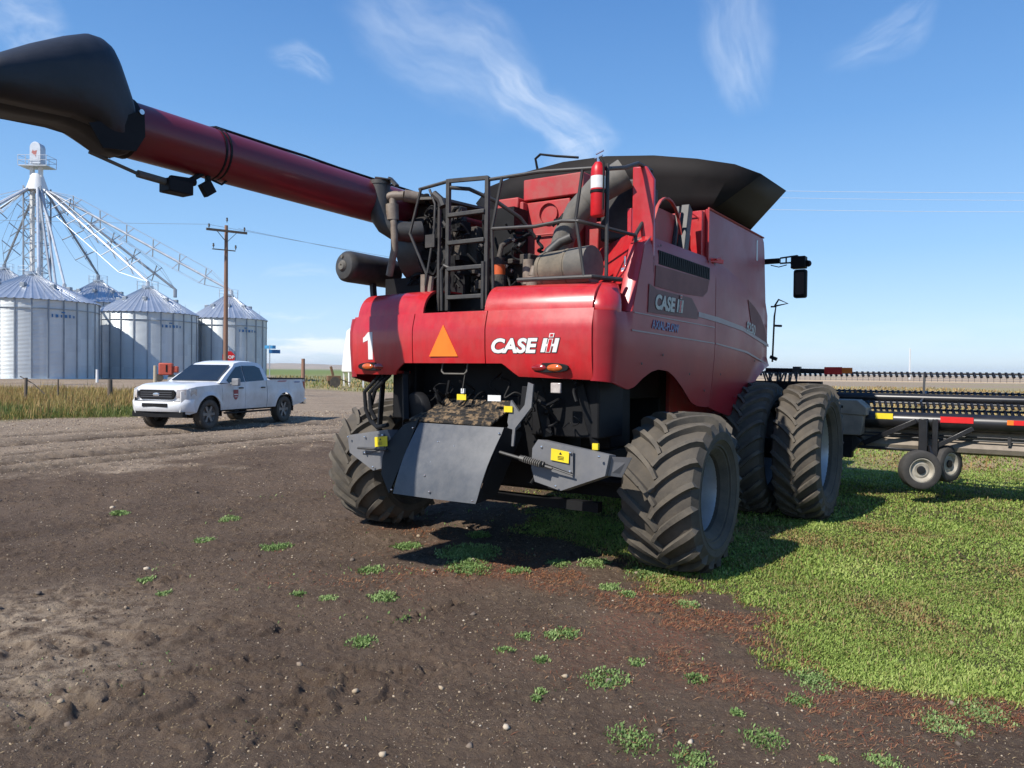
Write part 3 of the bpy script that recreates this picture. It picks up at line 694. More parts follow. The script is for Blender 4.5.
def housing(sd):
    kx = (lambda x: x) if sd > 0 else (lambda x: 0.80+(x-1.02)*0.86)
    P = [(1.02,1.27),(1.08,1.355),(1.82,1.255),(1.78,1.06),(1.33,0.885),(1.05,0.95),(1.01,1.08)]
    P = [(kx(x),z) for x,z in P]; DB = -1.12
    b = MB(); b.prism([(sd*x, -1.30+0.05*(x-1.0), z) for x,z in P], (0,0.02,0))
    def sidepl(i, j, t=0.012, dl=0.0):
        a, c = P[i], P[j]
        b.grid([[(sd*a[0],-1.29+0.05*(a[0]-1.0),a[1]),(sd*(a[0]+dl),DB,a[1]-0.015)],[(sd*c[0],-1.29+0.05*(c[0]-1.0),c[1]),(sd*(c[0]+dl),DB,c[1]-0.015)]])
    for i in range(7): sidepl(i, (i+1)%7)
    if sd > 0: b.prism([(1.825,-1.22,1.235),(1.79,-1.22,1.06),(1.88,-1.12,1.04),(1.98,-1.12,1.23)], (0.0,0.01,0))
    b.prism([(sd*kx(1.12),-1.325,1.31),(sd*kx(1.47),-1.31,1.275),(sd*kx(1.47),-1.305,1.06),(sd*kx(1.12),-1.32,1.15)], (0,0.006,0))
    h = b.build('spreader_housing', M_grey, comb, smooth=0)
    s = MB(); x0 = 1.25 if sd > 0 else 0.83; dz = 0 if sd > 0 else 0.0
    s.use(M_yellow); s.prism([(sd*x0,-1.332,1.285+dz),(sd*(x0+0.19),-1.327,1.262+dz),(sd*(x0+0.185),-1.327,1.155+dz),(sd*(x0-0.005),-1.332,1.175+dz)], (0,0.004,0))
    s.use(M_outline); s.prism([(sd*(x0+0.085),-1.3345,1.235+dz),(sd*(x0+0.115),-1.3335,1.232+dz),(sd*(x0+0.10),-1.3335,1.262+dz-0.005)], (0,0.002,0))
    for q_ in range(3): s.prism([(sd*(x0+0.07),-1.3345,1.218-q_*0.013+dz),(sd*(x0+0.135),-1.3335,1.214-q_*0.013+dz),(sd*(x0+0.135),-1.3335,1.210-q_*0.013+dz),(sd*(x0+0.07),-1.3345,1.214-q_*0.013+dz)], (0,0.002,0))
    s.build('warning_sticker', None, h, smooth=0)
    s = MB()
    for x,z in ((1.14,1.29),(1.45,1.255),(1.45,1.08),(1.75,1.24),(1.30,0.93)): s.lathe([(0.0,-0.012),(0.011,-0.009),(0.013,0.0)], (sd*kx(x),-1.325,z),(0,1,0),8)
    s.islands('housing_bolt', M_chrome, h)
    if sd > 0:
        s = MB(); s.tube([(0.70,-1.40,1.22),(0.98,-1.40,1.17),(1.28,-1.36,1.10)],0.016,8); s.tube([(0.95,-1.41,1.18),(1.2,-1.38,1.13)],0.03,8); s.tube([(1.15,-1.38,1.14),(1.48,-1.325,1.05)],0.008,6); s.build('turnbuckle', M_exh, h)
        s = MB(); 
        for k in range(9): s.tube([(1.0+k*0.022,-1.415,1.172-k*0.004),(1.008+k*0.022,-1.415,1.17-k*0.004)],0.034,8)
        s.build('spring', M_duct, h)
    else:
        s = MB(); s.tube([(-1.25,-1.35,1.13),(-0.80,-1.37,1.14)],0.014,8); s.build('turnbuckle', M_exh, h)
housing(1); housing(-1)
b = MB()
b.prism([(-0.50,-1.35,1.47),(0.56,-1.35,1.46),(0.56,-1.0,1.60),(-0.40,-1.0,1.62)], (0,0,0.02)); b.prism([(-0.36,-1.02,1.61),(0.55,-1.02,1.60),(0.55,-0.95,1.70),(-0.32,-0.95,1.70)], (0,0.02,0))
for k in range(5): b.obox((-0.42+0.02*k,-1.33+0.07*k,1.50+0.028*k),(0.56,-1.33+0.07*k,1.49+0.028*k),0.02,0.025)
b.build('straw_table', M_chaff, comb)
# dark interior under the hood
b = MB()
b.box((-1.15,-0.75,1.70),(1.15,1.5,2.55)); b.box((-0.75,-0.80,1.05),(0.75,1.6,1.75)); b.box((-0.95,-0.55,0.75),(0.95,1.0,1.1))
b.box((-1.15,-0.90,1.45),(-0.80,-0.3,2.5)); b.box((0.72,-0.85,1.35),(1.5,-0.3,2.4)); b.box((-1.35,-0.30,1.2),(-1.0,0.2,2.3)); b.box((1.0,-0.30,1.2),(1.35,0.2,2.3)); b.box((-1.15,1.5,0.8),(1.15,4.4,2.3)); b.box((-1.5,2.9,0.65),(1.5,3.4,1.25))
b.build('chassis', M_blackc, comb, bevel=0.02)
b = MB(); b.obox((-1.75,0,0.78),(1.75,0,0.78),0.26,0.22); b.obox((-1.6,0.0,0.78),(-1.75,0,1.1),0.2,0.2); b.obox((1.6,0.0,0.78),(1.75,0,1.1),0.2,0.2); b.tube([(-1.5,-0.25,0.86),(1.5,-0.25,0.86)],0.045,10)
b.obox((-1.35,-0.5,0.62),(1.35,-0.5,0.62),0.10,0.10); b.tube([(-2.3,3.55,0.965),(2.3,3.55,0.965)],0.14,12); b.build('axle', M_blackc, comb)
b = MB()
for sd in (1,-1):
    b.obox((sd*0.85,-1.0,2.0),(sd*0.95,-0.9,1.35),0.06,0.10); b.obox((sd*1.3,-0.9,1.9),(sd*1.45,-0.8,1.25),0.05,0.08)
b.obox((0.86,-1.18,1.86),(0.84,-1.2,1.55),0.03,0.07,(1,0,0)); b.obox((-0.83,-1.05,1.95),(-0.72,-1.15,1.45),0.06,0.14); b.lathe([(0,0),(0.20,0),(0.22,0.03),(0.22,0.10),(0,0.1)],(-0.62,-1.15,1.55),(0.3,1,0),24)
b.islands('rear_frame_bar', M_blackc, comb, bevel=0.006)
b = MB(); b.prism([(0.93,-1.25,1.90),(0.99,-1.25,1.88),(0.97,-1.25,1.66),(0.80,-1.27,1.45),(0.78,-1.27,1.27),(0.70,-1.27,1.27),(0.71,-1.27,1.46),(0.90,-1.26,1.68)], (0,0.02,0)); b.prism([(0.70,-1.2,1.72),(0.80,-1.2,1.60),(0.80,-1.2,1.46),(0.70,-1.2,1.38),(0.66,-1.2,1.5)], (0,0.03,0)); b.islands('deflector_arm', M_grey, comb)
b = MB()
for pts in ([(-1.25,-1.0,1.95),(-1.42,-1.08,1.75),(-1.38,-1.1,1.55),(-1.30,-1.1,1.42),(-1.1,-1.2,1.36),(-0.9,-1.25,1.40)], [(-1.18,-1.0,1.95),(-1.34,-1.08,1.74),(-1.30,-1.1,1.55),(-1.22,-1.1,1.44)], [(-1.10,-1.0,1.95),(-1.28,-1.05,1.78),(-1.34,-1.05,1.6)]): b.tube(pts,0.024,8)
for k in range(26):
    x = random.choice((random.uniform(0.75,1.5), random.uniform(-0.75,-0.35), random.uniform(-0.3,0.6))); z = random.uniform(1.3,1.95); pts = [(x,-1.05,z)]
    for i in range(4): pts.append((pts[-1][0]+random.uniform(-.10,.10), -0.98+random.uniform(-.1,.1), pts[-1][2]+random.uniform(-.16,.08)))
    b.tube(smooth_path(pts), random.uniform(0.006,0.016), 6)
b.islands('rear_hose', M_blackc, comb)
b = MB(); b.tube([(-0.20,-1.16,2.10),(-0.20,-1.18,2.00),(-0.17,-1.18,1.975),(0.10,-1.18,1.975),(0.13,-1.18,2.0),(0.13,-1.16,2.10)],0.009,8); b.tube([(0.11,-1.18,1.98),(0.05,-1.15,1.78)],0.004,5); b.build('pull_handle', M_duct, comb)
b = MB(); b.use(M_yellow); b.box((-0.04,-1.12,1.70),(0.08,-1.11,1.76)); b.box((0.63,-1.22,1.60),(0.73,-1.21,1.66)); b.box((1.54,-1.06,1.27),(1.60,-1.03,1.33)); b.islands('yellow_tag', None, comb)
b = MB(); b.box((0.02,-1.13,1.77),(0.06,-1.10,1.82)); b.box((0.36,-1.12,1.70),(0.52,-1.11,1.76)); b.islands('white_tag', M_wpaint, comb)
b = MB(); b.box((1.13,-1.16,1.80),(1.24,-1.13,1.90)); b.build('plate_light', M_lens, comb, bevel=0.008)

# cab (mostly hidden behind the tank), steps, mirror
b = MB(); b.box((-1.0,4.45,1.6),(1.0,6.0,2.25)); b.box((-1.08,4.4,3.72),(1.08,6.15,3.9))
for x in (-0.98,0.98):
    for f in (4.5,5.85): b.obox((x,f,2.2),(x,f,3.75),0.08,0.08)
cab = b.build('cab', M_redd, comb, bevel=0.03)
b = MB(); b.box((-0.97,4.52,2.25),(0.97,5.88,3.72)); b.build('cab_glass', M_glass, cab)
b = MB(); b.obox((1.08,4.65,3.76),(1.55,4.6,3.76),0.05,0.05); b.obox((1.55,4.6,3.76),(1.80,4.6,3.76),0.07,0.075)
b.tube([(1.80,4.6,3.72),(1.95,4.6,3.72),(2.02,4.6,3.68)],0.014,6); b.tube([(1.80,4.6,3.80),(2.05,4.6,3.82),(2.10,4.6,3.78)],0.014,6); b.tube([(1.89,4.6,3.72),(1.89,4.6,3.81)],0.012,6); b.tube([(1.66,4.6,3.70),(1.78,4.6,3.665),(1.9,4.6,3.69)],0.008,6)
ma = b.build('mirror_arm', M_blackc, comb)
b = MB(); b.box((2.02,4.50,3.17),(2.21,4.62,3.60)); mr_ = b.build('mirror', M_blackc, ma, bevel=0.03)
b = MB(); b.box((2.05,4.493,3.22),(2.18,4.501,3.55)); b.build('mirror_glass', M_glass, mr_)
b = MB(); b.box((1.98,4.50,3.62),(2.19,4.66,3.80)); b.tube([(2.2,4.56,3.69),(2.22,4.62,3.69)],0.05,12); b.tube([(2.1,4.6,3.7),(2.2,4.6,3.69)],0.02,6); b.build('cab_work_light', M_blackc, ma, bevel=0.02)
b = MB(); b.tube([(1.72,4.55,2.20),(1.74,4.55,2.9),(1.76,4.55,3.05),(1.70,4.5,3.05)],0.014,6); b.tube([(1.74,4.55,3.06),(1.80,4.55,3.16),(1.95,4.5,3.09),(1.74,4.55,3.06)],0.014,6); b.tube([(1.74,4.55,2.76),(1.86,4.5,2.75)],0.02,6); b.tube([(1.70,4.5,2.28),(1.80,4.5,2.24)],0.03,6); b.build('cab_handrail', M_blackc, comb)
b = MB(); b.obox((0,4.3,1.3),(0,6.1,1.0),1.3,0.7); b.build('feeder_house', M_redd, comb, bevel=0.02)

# fire extinguisher on the rail (liftable: a thing of its own)
def m2w(L, F, z): return (0.07+L*math.cos(TH)+F*math.sin(TH), 9.05-L*math.sin(TH)+F*math.cos(TH), z)
fe = empty('fire_extinguisher', m2w(1.53,-0.99,3.46), -TH, 'small red fire extinguisher with a white label strapped to the black rail of the combine', 'fire extinguisher')
b = MB(); b.lathe([(0.0,0.04),(0.07,0.04),(0.077,0.055),(0.077,0.50),(0.070,0.56),(0.035,0.61),(0.02,0.61),(0.0,0.61)], (0,0,0), (0,0,1), 24); b.build('cylinder', M_logored, fe)
b = MB(); b.lathe([(0.078,0.33),(0.0785,0.34),(0.0785,0.45),(0.078,0.46)], (0,0,0), (0,0,1), 24); b.build('label_band', M_white, fe)
b = MB(); b.tube([(0,0,0.60),(0,0,0.66)],0.015,8); b.obox((-0.04,0,0.66),(0.05,0,0.68),0.02,0.015); b.obox((-0.03,0,0.70),(0.06,0,0.73),0.02,0.012); b.build('valve', M_chrome, fe)
b = MB(); b.lathe([(0.078,0.28),(0.083,0.285),(0.083,0.31),(0.078,0.315)], (0,0,0), (0,0,1), 24); b.tube([(0.02,-0.01,0.66),(0.07,-0.02,0.6),(0.075,-0.02,0.3),(0.07,-0.02,0.1)],0.012,8); b.box((-0.02,0.06,0.05),(0.06,0.08,0.45)); b.build('bracket', M_blackc, fe); fe.scale = (0.9, 0.9, 0.9)

# ================================================================== DRAPER HEADER
hd = empty('draper_header', (0.07, 9.05, 0), -TH, 'long black grain header with reel, raised in front of the combine', 'header')
HL0, HL1 = -6.2, 6.4; HFq = 5.85
b = MB(); b.tube([(HL0,HFq,1.31),(HL1,HFq,1.31)],0.135,24); b.build('back_tube', M_hblack, hd)
b = MB(); b.prism([(HL0,HFq+0.15,1.12),(HL0,HFq-0.02,0.93),(HL0,HFq+0.02,0.86),(HL0,HFq+1.3,0.72),(HL0,HFq+1.3,0.76),(HL0,HFq+0.25,0.98)], (HL1-HL0,0,0)); b.build('deck_pan', M_tan, hd)
b = MB(); b.box((HL0,HFq+0.10,0.90),(HL1,HFq+0.13,1.26)); b.build('back_sheet', M_tan, hd)
b = MB(); b.box((HL0,HFq+0.06,1.18),(HL1,HFq+0.09,1.20)); b.tube([(HL0,HFq+0.02,1.10),(HL1,HFq+0.02,1.10)],0.013,6); b.tube([(HL0,HFq+0.0,1.05),(HL1,HFq+0.0,1.05)],0.013,6)
for k in range(12): b.obox((HL0+0.5+k*1.05,HFq-0.02,1.0),(HL0+0.5+k*1.05,HFq-0.02,1.13),0.03,0.04)
b.islands('hydraulic_line', M_black, hd)
b = MB(); b.box((HL0-0.04,HFq-0.1,0.75),(HL0,HFq+1.4,1.75)); b.box((HL1,HFq-0.1,0.75),(HL1+0.04,HFq+1.4,1.75)); b.islands('end_shield', M_redd, hd)
RF = 6.45
b = MB(); b.tube([(HL0+.1,RF,1.645),(HL1-.1,RF,1.645)],0.075,18); b.box((HL0+.1,RF-0.02,1.71),(HL1-.1,RF+0.02,1.725)); b.build('reel_tube', M_hblack, hd)
bats = [(0.08,0.41),(-0.42,-0.06),(-0.30,-0.16),(0.42,0.1),(0.3,-0.3)]
for df,dz in bats:
    b = MB(); b.tube([(HL0+.2,RF+df,1.64+dz),(HL1-.2,RF+df,1.64+dz)],0.02,6)
    x = HL0+0.3
    while x < HL1-0.3:
        zz = 1.64+dz
        b.obox((x,RF+df,zz+0.02),(x+0.03,RF+df-0.05,zz-0.055),0.035,0.03)
        if x > 1.0: b.tube([(x+0.02,RF+df-0.03,zz),(x+0.02,RF+df-0.04,zz-0.13)],0.0025,4,False)
        x += 0.085
    b.build('reel_bat', M_hblack, hd)
for L in (-5,-2.9,-0.8,1.3,3.62,5.7):
    b = MB()
    for df,dz in bats: b.obox((L,RF,1.64),(L,RF+df,1.64+dz),0.03,0.06)
    b.build('reel_spider', M_hblack, hd)
up_ = MB()
up_.obox((3.70,HFq-0.16,0.72),(3.70,HFq-0.16,1.36),0.20,0.12); up_.obox((3.86,HFq-0.2,0.76),(3.86,HFq-0.2,1.36),0.06,0.08); up_.obox((3.6,HFq-0.16,1.32),(2.85,HFq-0.1,0.93),0.06,0.08); up_.obox((3.8,HFq-0.16,0.90),(4.35,HFq-0.1,1.24),0.06,0.07); up_.obox((2.6,HFq-0.1,0.88),(3.75,HFq-0.1,0.86),0.05,0.04)
up_.obox((2.55,HFq-0.1,0.80),(2.75,HFq-0.1,1.05),0.25,0.25); up_.obox((3.68,HFq-0.3,0.74),(3.95,HFq-0.2,0.66),0.10,0.10); up_.build('upright_frame', M_hblack, hd, bevel=0.008)
b = MB()
b.obox((1.15,6.30,2.09),(2.33,6.30,2.075),0.08,0.07); b.build('reel_arm', M_hblack, hd); b = MB(); b.box((1.62,6.24,2.02),(1.74,6.36,2.15)); b.build('arm_clamp', M_exh, hd)
b = MB(); b.box((2.14,6.23,2.02),(2.42,6.26,2.145)); b.build('red_reflector', M_redrefl, hd); b = MB(); b.box((2.42,6.232,2.04),(2.58,6.258,2.135)); b.build('orange_reflector', M_orange, hd)
b = MB(); b.use(M_yellow); b.box((3.02,HFq-0.142,1.33),(3.27,HFq-0.135,1.42)); b.use(M_redrefl); b.box((3.92,HFq-0.145,1.31),(4.35,HFq-0.135,1.40)); b.use(M_orange); b.box((4.77,HFq-0.145,1.31),(4.85,HFq-0.135,1.38)); b.use(M_redrefl); b.box((4.85,HFq-0.145,1.31),(5.2,HFq-0.135,1.38)); b.islands('reflector_tape', None, hd)
b = MB(); b.prism([(2.2,5.5,1.62),(2.78,5.5,1.62),(2.92,5.5,1.50),(2.92,5.5,1.38),(2.2,5.5,1.41)], (0,0.5,0)); b.prism([(2.2,5.52,1.41),(2.88,5.52,1.38),(2.84,5.52,1.07),(2.2,5.52,1.06)], (0,0.4,0)); b.build('adapter_cover', M_tan, hd, bevel=0.012)
b = MB(); b.box((2.45,5.49,1.49),(2.58,5.5,1.53)); b.box((2.15,5.6,0.70),(2.70,5.8,1.06)); b.box((-1.0,5.7,0.7),(2.2,5.85,1.9)); b.build('adapter_frame', M_blackc, hd)
b = MB()
for k in range(14):
    x = 1.15+k*0.045; b.tube([(x,6.1,2.05),(x+random.uniform(-.05,.08),6.05,1.9),(x+random.uniform(-.08,.1),6.0,1.72)],0.014,6)
b.islands('header_hose', M_black, hd)
def gw(L,F,z,r,w,rz):
    b = MB(); rr_ = r*0.60
    b.use(M_rimw); b.lathe([(rr_+0.005,w*0.42),(rr_-0.01,w*0.42),(rr_-0.025,w*0.32),(rr_*0.72,w*0.20),(rr_*0.55,w*0.26),(rr_*0.38,w*0.22),(0,w*0.22)], axis=(1,0,0), seg=36); b.lathe([(rr_,-w*0.42),(rr_-0.02,-w*0.3),(0,-w*0.2)], axis=(1,0,0), seg=36)
    b.use(M_outline); b.lathe([(rr_*0.36,w*0.24),(rr_*0.33,w*0.34),(rr_*0.12,w*0.36),(0,w*0.36)], axis=(1,0,0), seg=20)
    h = b.build('gauge_wheel', None, hd); h.location = (L,F,z); h.rotation_euler = (0,0,rz)
    t = MB(); hw = w/2
    prof = [(r*0.58,-hw*0.75),(r*0.66,-hw*0.95),(r*0.85,-hw),(r*0.95,-hw*0.85),(r,-hw*0.5),(r,hw*0.5),(r*0.95,hw*0.85),(r*0.85,hw),(r*0.66,hw*0.95),(r*0.58,hw*0.75)]
    t.lathe(prof, axis=(1,0,0), seg=40, closed=True); t.build('tyre', mat('small_tyre',(0.035,0.033,0.031),(0.055,0.05,0.045),rough=0.85), h)
gw(3.68,5.45,0.60,0.295,0.20,R(-62)); gw(4.0,5.85,0.68,0.28,0.19,R(-30))
b = MB(); b.tube([(3.66,5.45,0.56),(3.9,5.6,0.68),(3.99,5.95,0.68)],0.04,8); b.obox((3.87,5.6,0.6),(3.8,5.68,0.95),0.10,0.08); b.build('wheel_bracket', M_hblack, hd)

# ================================================================== PICKUP
def truck():
    A = R(17)
    x0, y0 = -8.72, 21.9
    # local X forward, Y to its left (towards camera right)
    fx, fy = -math.sin(A), -math.cos(A)
    lx, ly = math.cos(A), -math.sin(A)
    cx, cy = x0-lx*0.84, y0-ly*0.84
    t = empty('pickup_truck', (cx, cy, gz(x0, y0)), math.atan2(fy, fx), 'dusty white crew cab pickup truck with a red door emblem parked before the bins', 'pickup truck')
    WB = -3.68
    def arch(X, z0):
        for c in (0.0, WB):
            d = abs(X-c)
            if d < 0.50: return max(z0, 0.40+0.545*math.sqrt(max(0,1-(d/0.50)**2))**0.9)
        return z0
    sill = [(-4.95,0.62),(-4.6,0.55),(-4.2,0.50),(-3.2,0.50),(-0.5,0.50),(0.5,0.48),(0.7,0.42),(0.93,0.45)]
    hi = [(-4.93,1.40),(-3.02,1.38),(-2.98,1.36),(-0.9,1.28),(-0.5,1.24),(0.0,1.22),(0.5,1.19),(0.75,1.14),(0.93,1.05)]
    def yy(X, z):
        s = interp(z, [(0.4,0.95),(0.6,0.985),(0.95,1.0),(1.1,0.985),(1.30,0.955),(1.45,0.94)])
        s -= interp(X, [(-4.95,0.03),(-4.7,0.0),(0.3,0.0),(0.6,0.03),(0.8,0.09),(0.93,0.20)])
        for c in (0.0, WB):
            d = math.hypot(X-c, (z-0.41)); s += 0.035*max(0, 1-abs(d-0.54)/0.10)
        return s
    for sd in (1,-1):
        segs = [('fender', -0.55, 0.93), ('front_door', -1.62, -0.56), ('rear_door', -2.72, -1.63), ('bed_side', -4.93, -2.745)]
        for nm, a, c in segs:
            b = MB(); G = []
            for X in stations(a, c-0.0, max(6, int((c-a)/0.045)), [-0.499,0.499,WB-0.499,WB+0.499]):
                zl = arch(X, interp(X, sill)); zh = interp(X, hi)
                G.append([(X, sd*yy(X, zl+(zh-zl)*q), zl+(zh-zl)*q) for q in [i/8 for i in range(9)]])
            b.grid(G, (0,-sd*0.03,0)); p = b.build(nm, M_tdirt, t, smooth=40)
            if 'door' in nm:
                h = MB(); X = a+0.12; h.obox((X,sd*(yy(X,1.12)+0.025),1.13),(X+0.20,sd*(yy(X,1.12)+0.025),1.13),0.03,0.035); h.build('handle', M_blackc, p, bevel=0.006)
            if nm == 'front_door' and sd == 1:
                e = MB(); e.prism([(-1.26,1.004,1.08),(-1.04,1.004,1.08),(-1.04,1.0,0.88),(-1.10,1.0,0.80),(-1.15,1.0,0.78),(-1.20,1.0,0.80),(-1.26,1.0,0.88)], (0,0.006,0)); em = e.build('round_emblem', mat('emblem_maroon',(0.25,0.03,0.04),(0.32,0.05,0.06),rough=0.5), p)
                e = MB(); e.box((-1.24,1.009,0.925),(-1.06,1.0125,0.955)); e.box((-1.22,1.009,0.86),(-1.08,1.0125,0.875)); e.build('emblem_band', M_white, em)
    # hood
    b = MB(); G = []
    for X in stations(-0.60, 0.90, 16):
        zc = interp(X, [(-0.6,1.315),(0.0,1.30),(0.5,1.27),(0.75,1.22),(0.88,1.13),(0.9,1.08)])
        row = []
        for q in [i/12 for i in range(13)]:
            u = -1+2*q; w = yy(X, 1.2)-0.02
            crown = interp(abs(u), [(0,0.0),(0.55,-0.005),(0.72,0.012),(0.9,-0.02),(1.0,-0.09)])
            row.append((X, u*w, zc+crown))
        G.append(row)
    b.grid(G, (0,0,-0.02)); b.build('bonnet', M_tpaint, t, smooth=50)
    # cab greenhouse
    lo = [(-0.55,0.86),(-0.62,0.93),(-2.74,0.94),(-2.80,0.88)]; 
    zb = 1.28
    b = MB(); 
    prof = [(-0.50,1.28),(-0.80,1.48),(-1.30,1.80),(-1.45,1.90),(-1.75,1.95),(-2.3,1.955),(-2.62,1.92),(-2.76,1.84),(-2.86,1.5),(-2.88,1.28)]
    G = []
    for X,z in prof:
        w = interp(z, [(1.28,0.93),(1.8,0.76),(1.9,0.70)])
        G.append([(X, w*u, z + (-0.035*abs(u)**4 if z > 1.75 else 0)) for u in (-1,-.85,-.5,0,.5,.85,1)])
    b.grid(G)
    for sd in (1,-1):
        b.add([G[i][6 if sd > 0 else 0] for i in range(len(prof))], [tuple(range(len(prof)))])
    b.build('cab_roof', M_tpaint, t, smooth=50)
    b = MB(); b.prism([(-0.56,-0.80,1.34),(-0.56,0.80,1.34),(-1.27,0.68,1.80),(-1.27,-0.68,1.80)], (0.012,0,0.018)); b.build('windshield', M_glass, t)
    for sd in (1,-1):
        for nm, P in (('front_window', [(-0.83,1.36),(-1.02,1.50),(-1.42,1.755),(-1.66,1.79),(-1.66,1.30),(-1.1,1.29),(-0.95,1.23)]), ('rear_window', [(-1.71,1.30),(-1.71,1.795),(-2.35,1.80),(-2.58,1.73),(-2.66,1.37),(-2.60,1.31)])):
            b = MB(); b.prism([(X, sd*(interp(z,[(1.2,0.955),(1.28,0.935),(1.8,0.765)])+0.002), z) for X,z in P], (0,sd*0.008,0.002)); b.build(nm, M_glass, t)
        b = MB(); b.obox((-0.95,sd*0.95,1.27),(-0.95,sd*1.03,1.27),0.08,0.05); b.box((-1.02,min(sd*1.03,sd*1.27),1.20),(-0.90,max(sd*1.03,sd*1.27),1.42)); b.build('side_mirror', mat('mirror_grey',(0.25,0.25,0.26),(0.18,0.18,0.18),rough=0.4), t, bevel=0.03)
    # bed interior
    b = MB(); b.box((-4.9,-0.88,0.85),(-2.95,0.88,0.88)); b.box((-4.93,-0.95,0.62),(-4.88,0.95,1.38)); b.box((-2.97,-0.93,0.6),(-2.92,0.93,1.36)); b.build('cargo_bed', M_tdirt, t, bevel=0.01)
    b = MB()
    for sd in (1,-1): b.box((-4.93,min(sd*0.88,sd*0.965),1.375),(-2.95,max(sd*0.88,sd*0.965),1.41))
    b.box((-4.96,-0.95,1.385),(-4.86,0.95,1.415)); b.build('bed_rail_cap', M_blackc, t, bevel=0.008)
    b = MB(); b.box((-5.12,-0.92,0.52),(-4.95,0.92,0.72)); b.build('rear_bumper', M_chrome, t, bevel=0.03)
    for sd in (1,-1):
        b = MB(); b.box((-4.955,min(sd*0.80,sd*0.965),0.98),(-4.84,max(sd*0.80,sd*0.965),1.30)); b.build('tail_light', M_redlens, t, bevel=0.015)
    # front fascia
    b = MB(); G = []
    for z in (0.80,0.86,0.95,1.05,1.12): G.append([(interp(abs(y),[(0,0.94),(0.5,0.93),(0.75,0.86),(0.9,0.74)])-0.03*max(0,(z-1.0)*8*0.5), y, z) for y in [-0.93+1.86*i/14 for i in range(15)]])
    b.grid(G, (-0.05,0,0)); b.build('front_fascia', M_tpaint, t, smooth=50)
    b = MB(); n = 20; 
    P = [(0.965,-0.54,1.10),(0.965,0.54,1.10),(0.96,0.60,1.06),(0.96,0.62,0.97),(0.965,0.55,0.86),(0.965,0.50,0.84),(0.965,-0.50,0.84),(0.965,-0.55,0.86),(0.96,-0.62,0.97),(0.96,-0.60,1.06)]
    b.prism(P, (-0.05,0,0)); gr = b.build('grille', M_blackc, t, bevel=0.008)
    b = MB()
    for z in (0.91,0.97,1.03): b.box((0.964,-0.52,z-0.008),(0.974,0.52,z+0.008))
    b.build('grille_bars', mat('grille_bar',(0.10,0.10,0.11),rough=0.4), gr)
    b = MB(); b.lathe([(0.0,0.02),(0.10,0.016),(0.115,0.0)], (0,0,0), (1,0,0), 24); b.xf(Matrix.Translation((0.972,0,0.97)) @ Matrix.Diagonal((1,1,0.45,1))); b.build('oval_emblem', M_chrome, gr)
    for sd in (1,-1):
        b = MB(); G = []
        for X,y in ((0.945,0.66),(0.915,0.76),(0.84,0.86),(0.70,0.935),(0.52,0.975)):
            G.append([(X+0.012, sd*y, interp(y,[(0.66,0.87),(0.975,0.93)])), (X+0.014, sd*(y+0.004), 1.0), (X+0.0, sd*(y-0.0), interp(y,[(0.66,1.10),(0.975,1.13)]))])
        b.grid(G, (-0.02,-sd*0.005,0)); b.build('headlight', M_lens, t, smooth=50)
    b = MB(); G = []
    for z,dx in ((0.50,-0.03),(0.55,0.0),(0.62,0.02),(0.72,0.02),(0.78,-0.02)): G.append([(interp(abs(y),[(0,1.02),(0.6,0.99),(0.85,0.90),(1.0,0.66)])+dx, y, z+(0.06 if abs(y) > 0.75 and z > 0.6 else 0)) for y in [-0.99+1.98*i/16 for i in range(17)]])
    b.grid(G, (-0.06,0,0)); b.build('front_bumper', M_tpaint, t, smooth=50)
    b = MB(); b.box((0.98,-0.42,0.63),(1.045,0.42,0.73)); b.box((0.75,-0.85,0.34),(0.93,0.85,0.50)); b.build('bumper_intake', M_blackc, t, bevel=0.01)
    b = MB()
    for sd in (1,-1):
        b.obox((-0.75,sd*0.93,0.40),(-3.0,sd*0.93,0.40),0.12,0.05)
    b.build('running_board', M_blackc, t, bevel=0.01)
    b = MB(); b.box((-4.8,-0.55,0.42),(0.6,0.55,0.60)); b.box((-4.9,-0.9,0.55),(0.6,0.9,0.84)); b.box((-0.35,-0.88,0.30),(0.35,0.88,0.5)); b.box((-4.15,-0.88,0.95),(0.4,0.88,1.2)); b.build('underbody', M_blackc, t)
    b = MB(); b.box((-0.52,0.72,0.84),(0.52,0.95,0.93)); 
    for c in (0,WB):
        for sd in (1,-1):
            b.box((c-0.48,min(sd*0.70,sd*0.72),0.45),(c+0.48,max(sd*0.70,sd*0.72),1.0))
            b.box((c-0.56,min(sd*0.78,sd*0.97),0.32),(c-0.54,max(sd*0.78,sd*0.97),0.58))
    b.build('wheel_arch_liner', M_blackc, t)
    b = MB(); b.prism([(-4.62,0.967,1.30),(-4.30,0.968,1.30),(-4.30,0.975,1.26),(-4.58,0.975,1.26)], (0,0.006,0)); b.build('bed_lettering', M_bluedec, t)
    b = MB(); b.prism([(-3.85,0.966,1.335),(-3.40,0.966,1.335),(-3.30,0.97,1.30),(-3.78,0.97,1.30)], (0,0.006,0)); b.build('bed_badge', mat('faded_red_badge',(0.45,0.12,0.16),rough=0.5), t)
    # wheels
    def whl(X, sd):
        w = MB(); s_ = 1
        w.lathe([(0.26,0.10),(0.25,0.06),(0.235,0.03),(0.06,0.055),(0.05,0.09),(0,0.09)], axis=(0,sd,0), seg=32)
        for k in range(6):
            a = 2*PI*k/6; ca,sa = math.cos(a),math.sin(a)
            w.obox((0.05*ca, sd*0.075, 0.05*sa),(0.245*ca, sd*0.085, 0.245*sa),0.075,0.03,(0,1,0))
        o = w.build('wheel', mat('dusty_alloy',(0.26,0.235,0.21),(0.16,0.145,0.13),rough=0.5,metal=0.3,scale=8), t); o.location = (X, sd*0.865, 0.405)
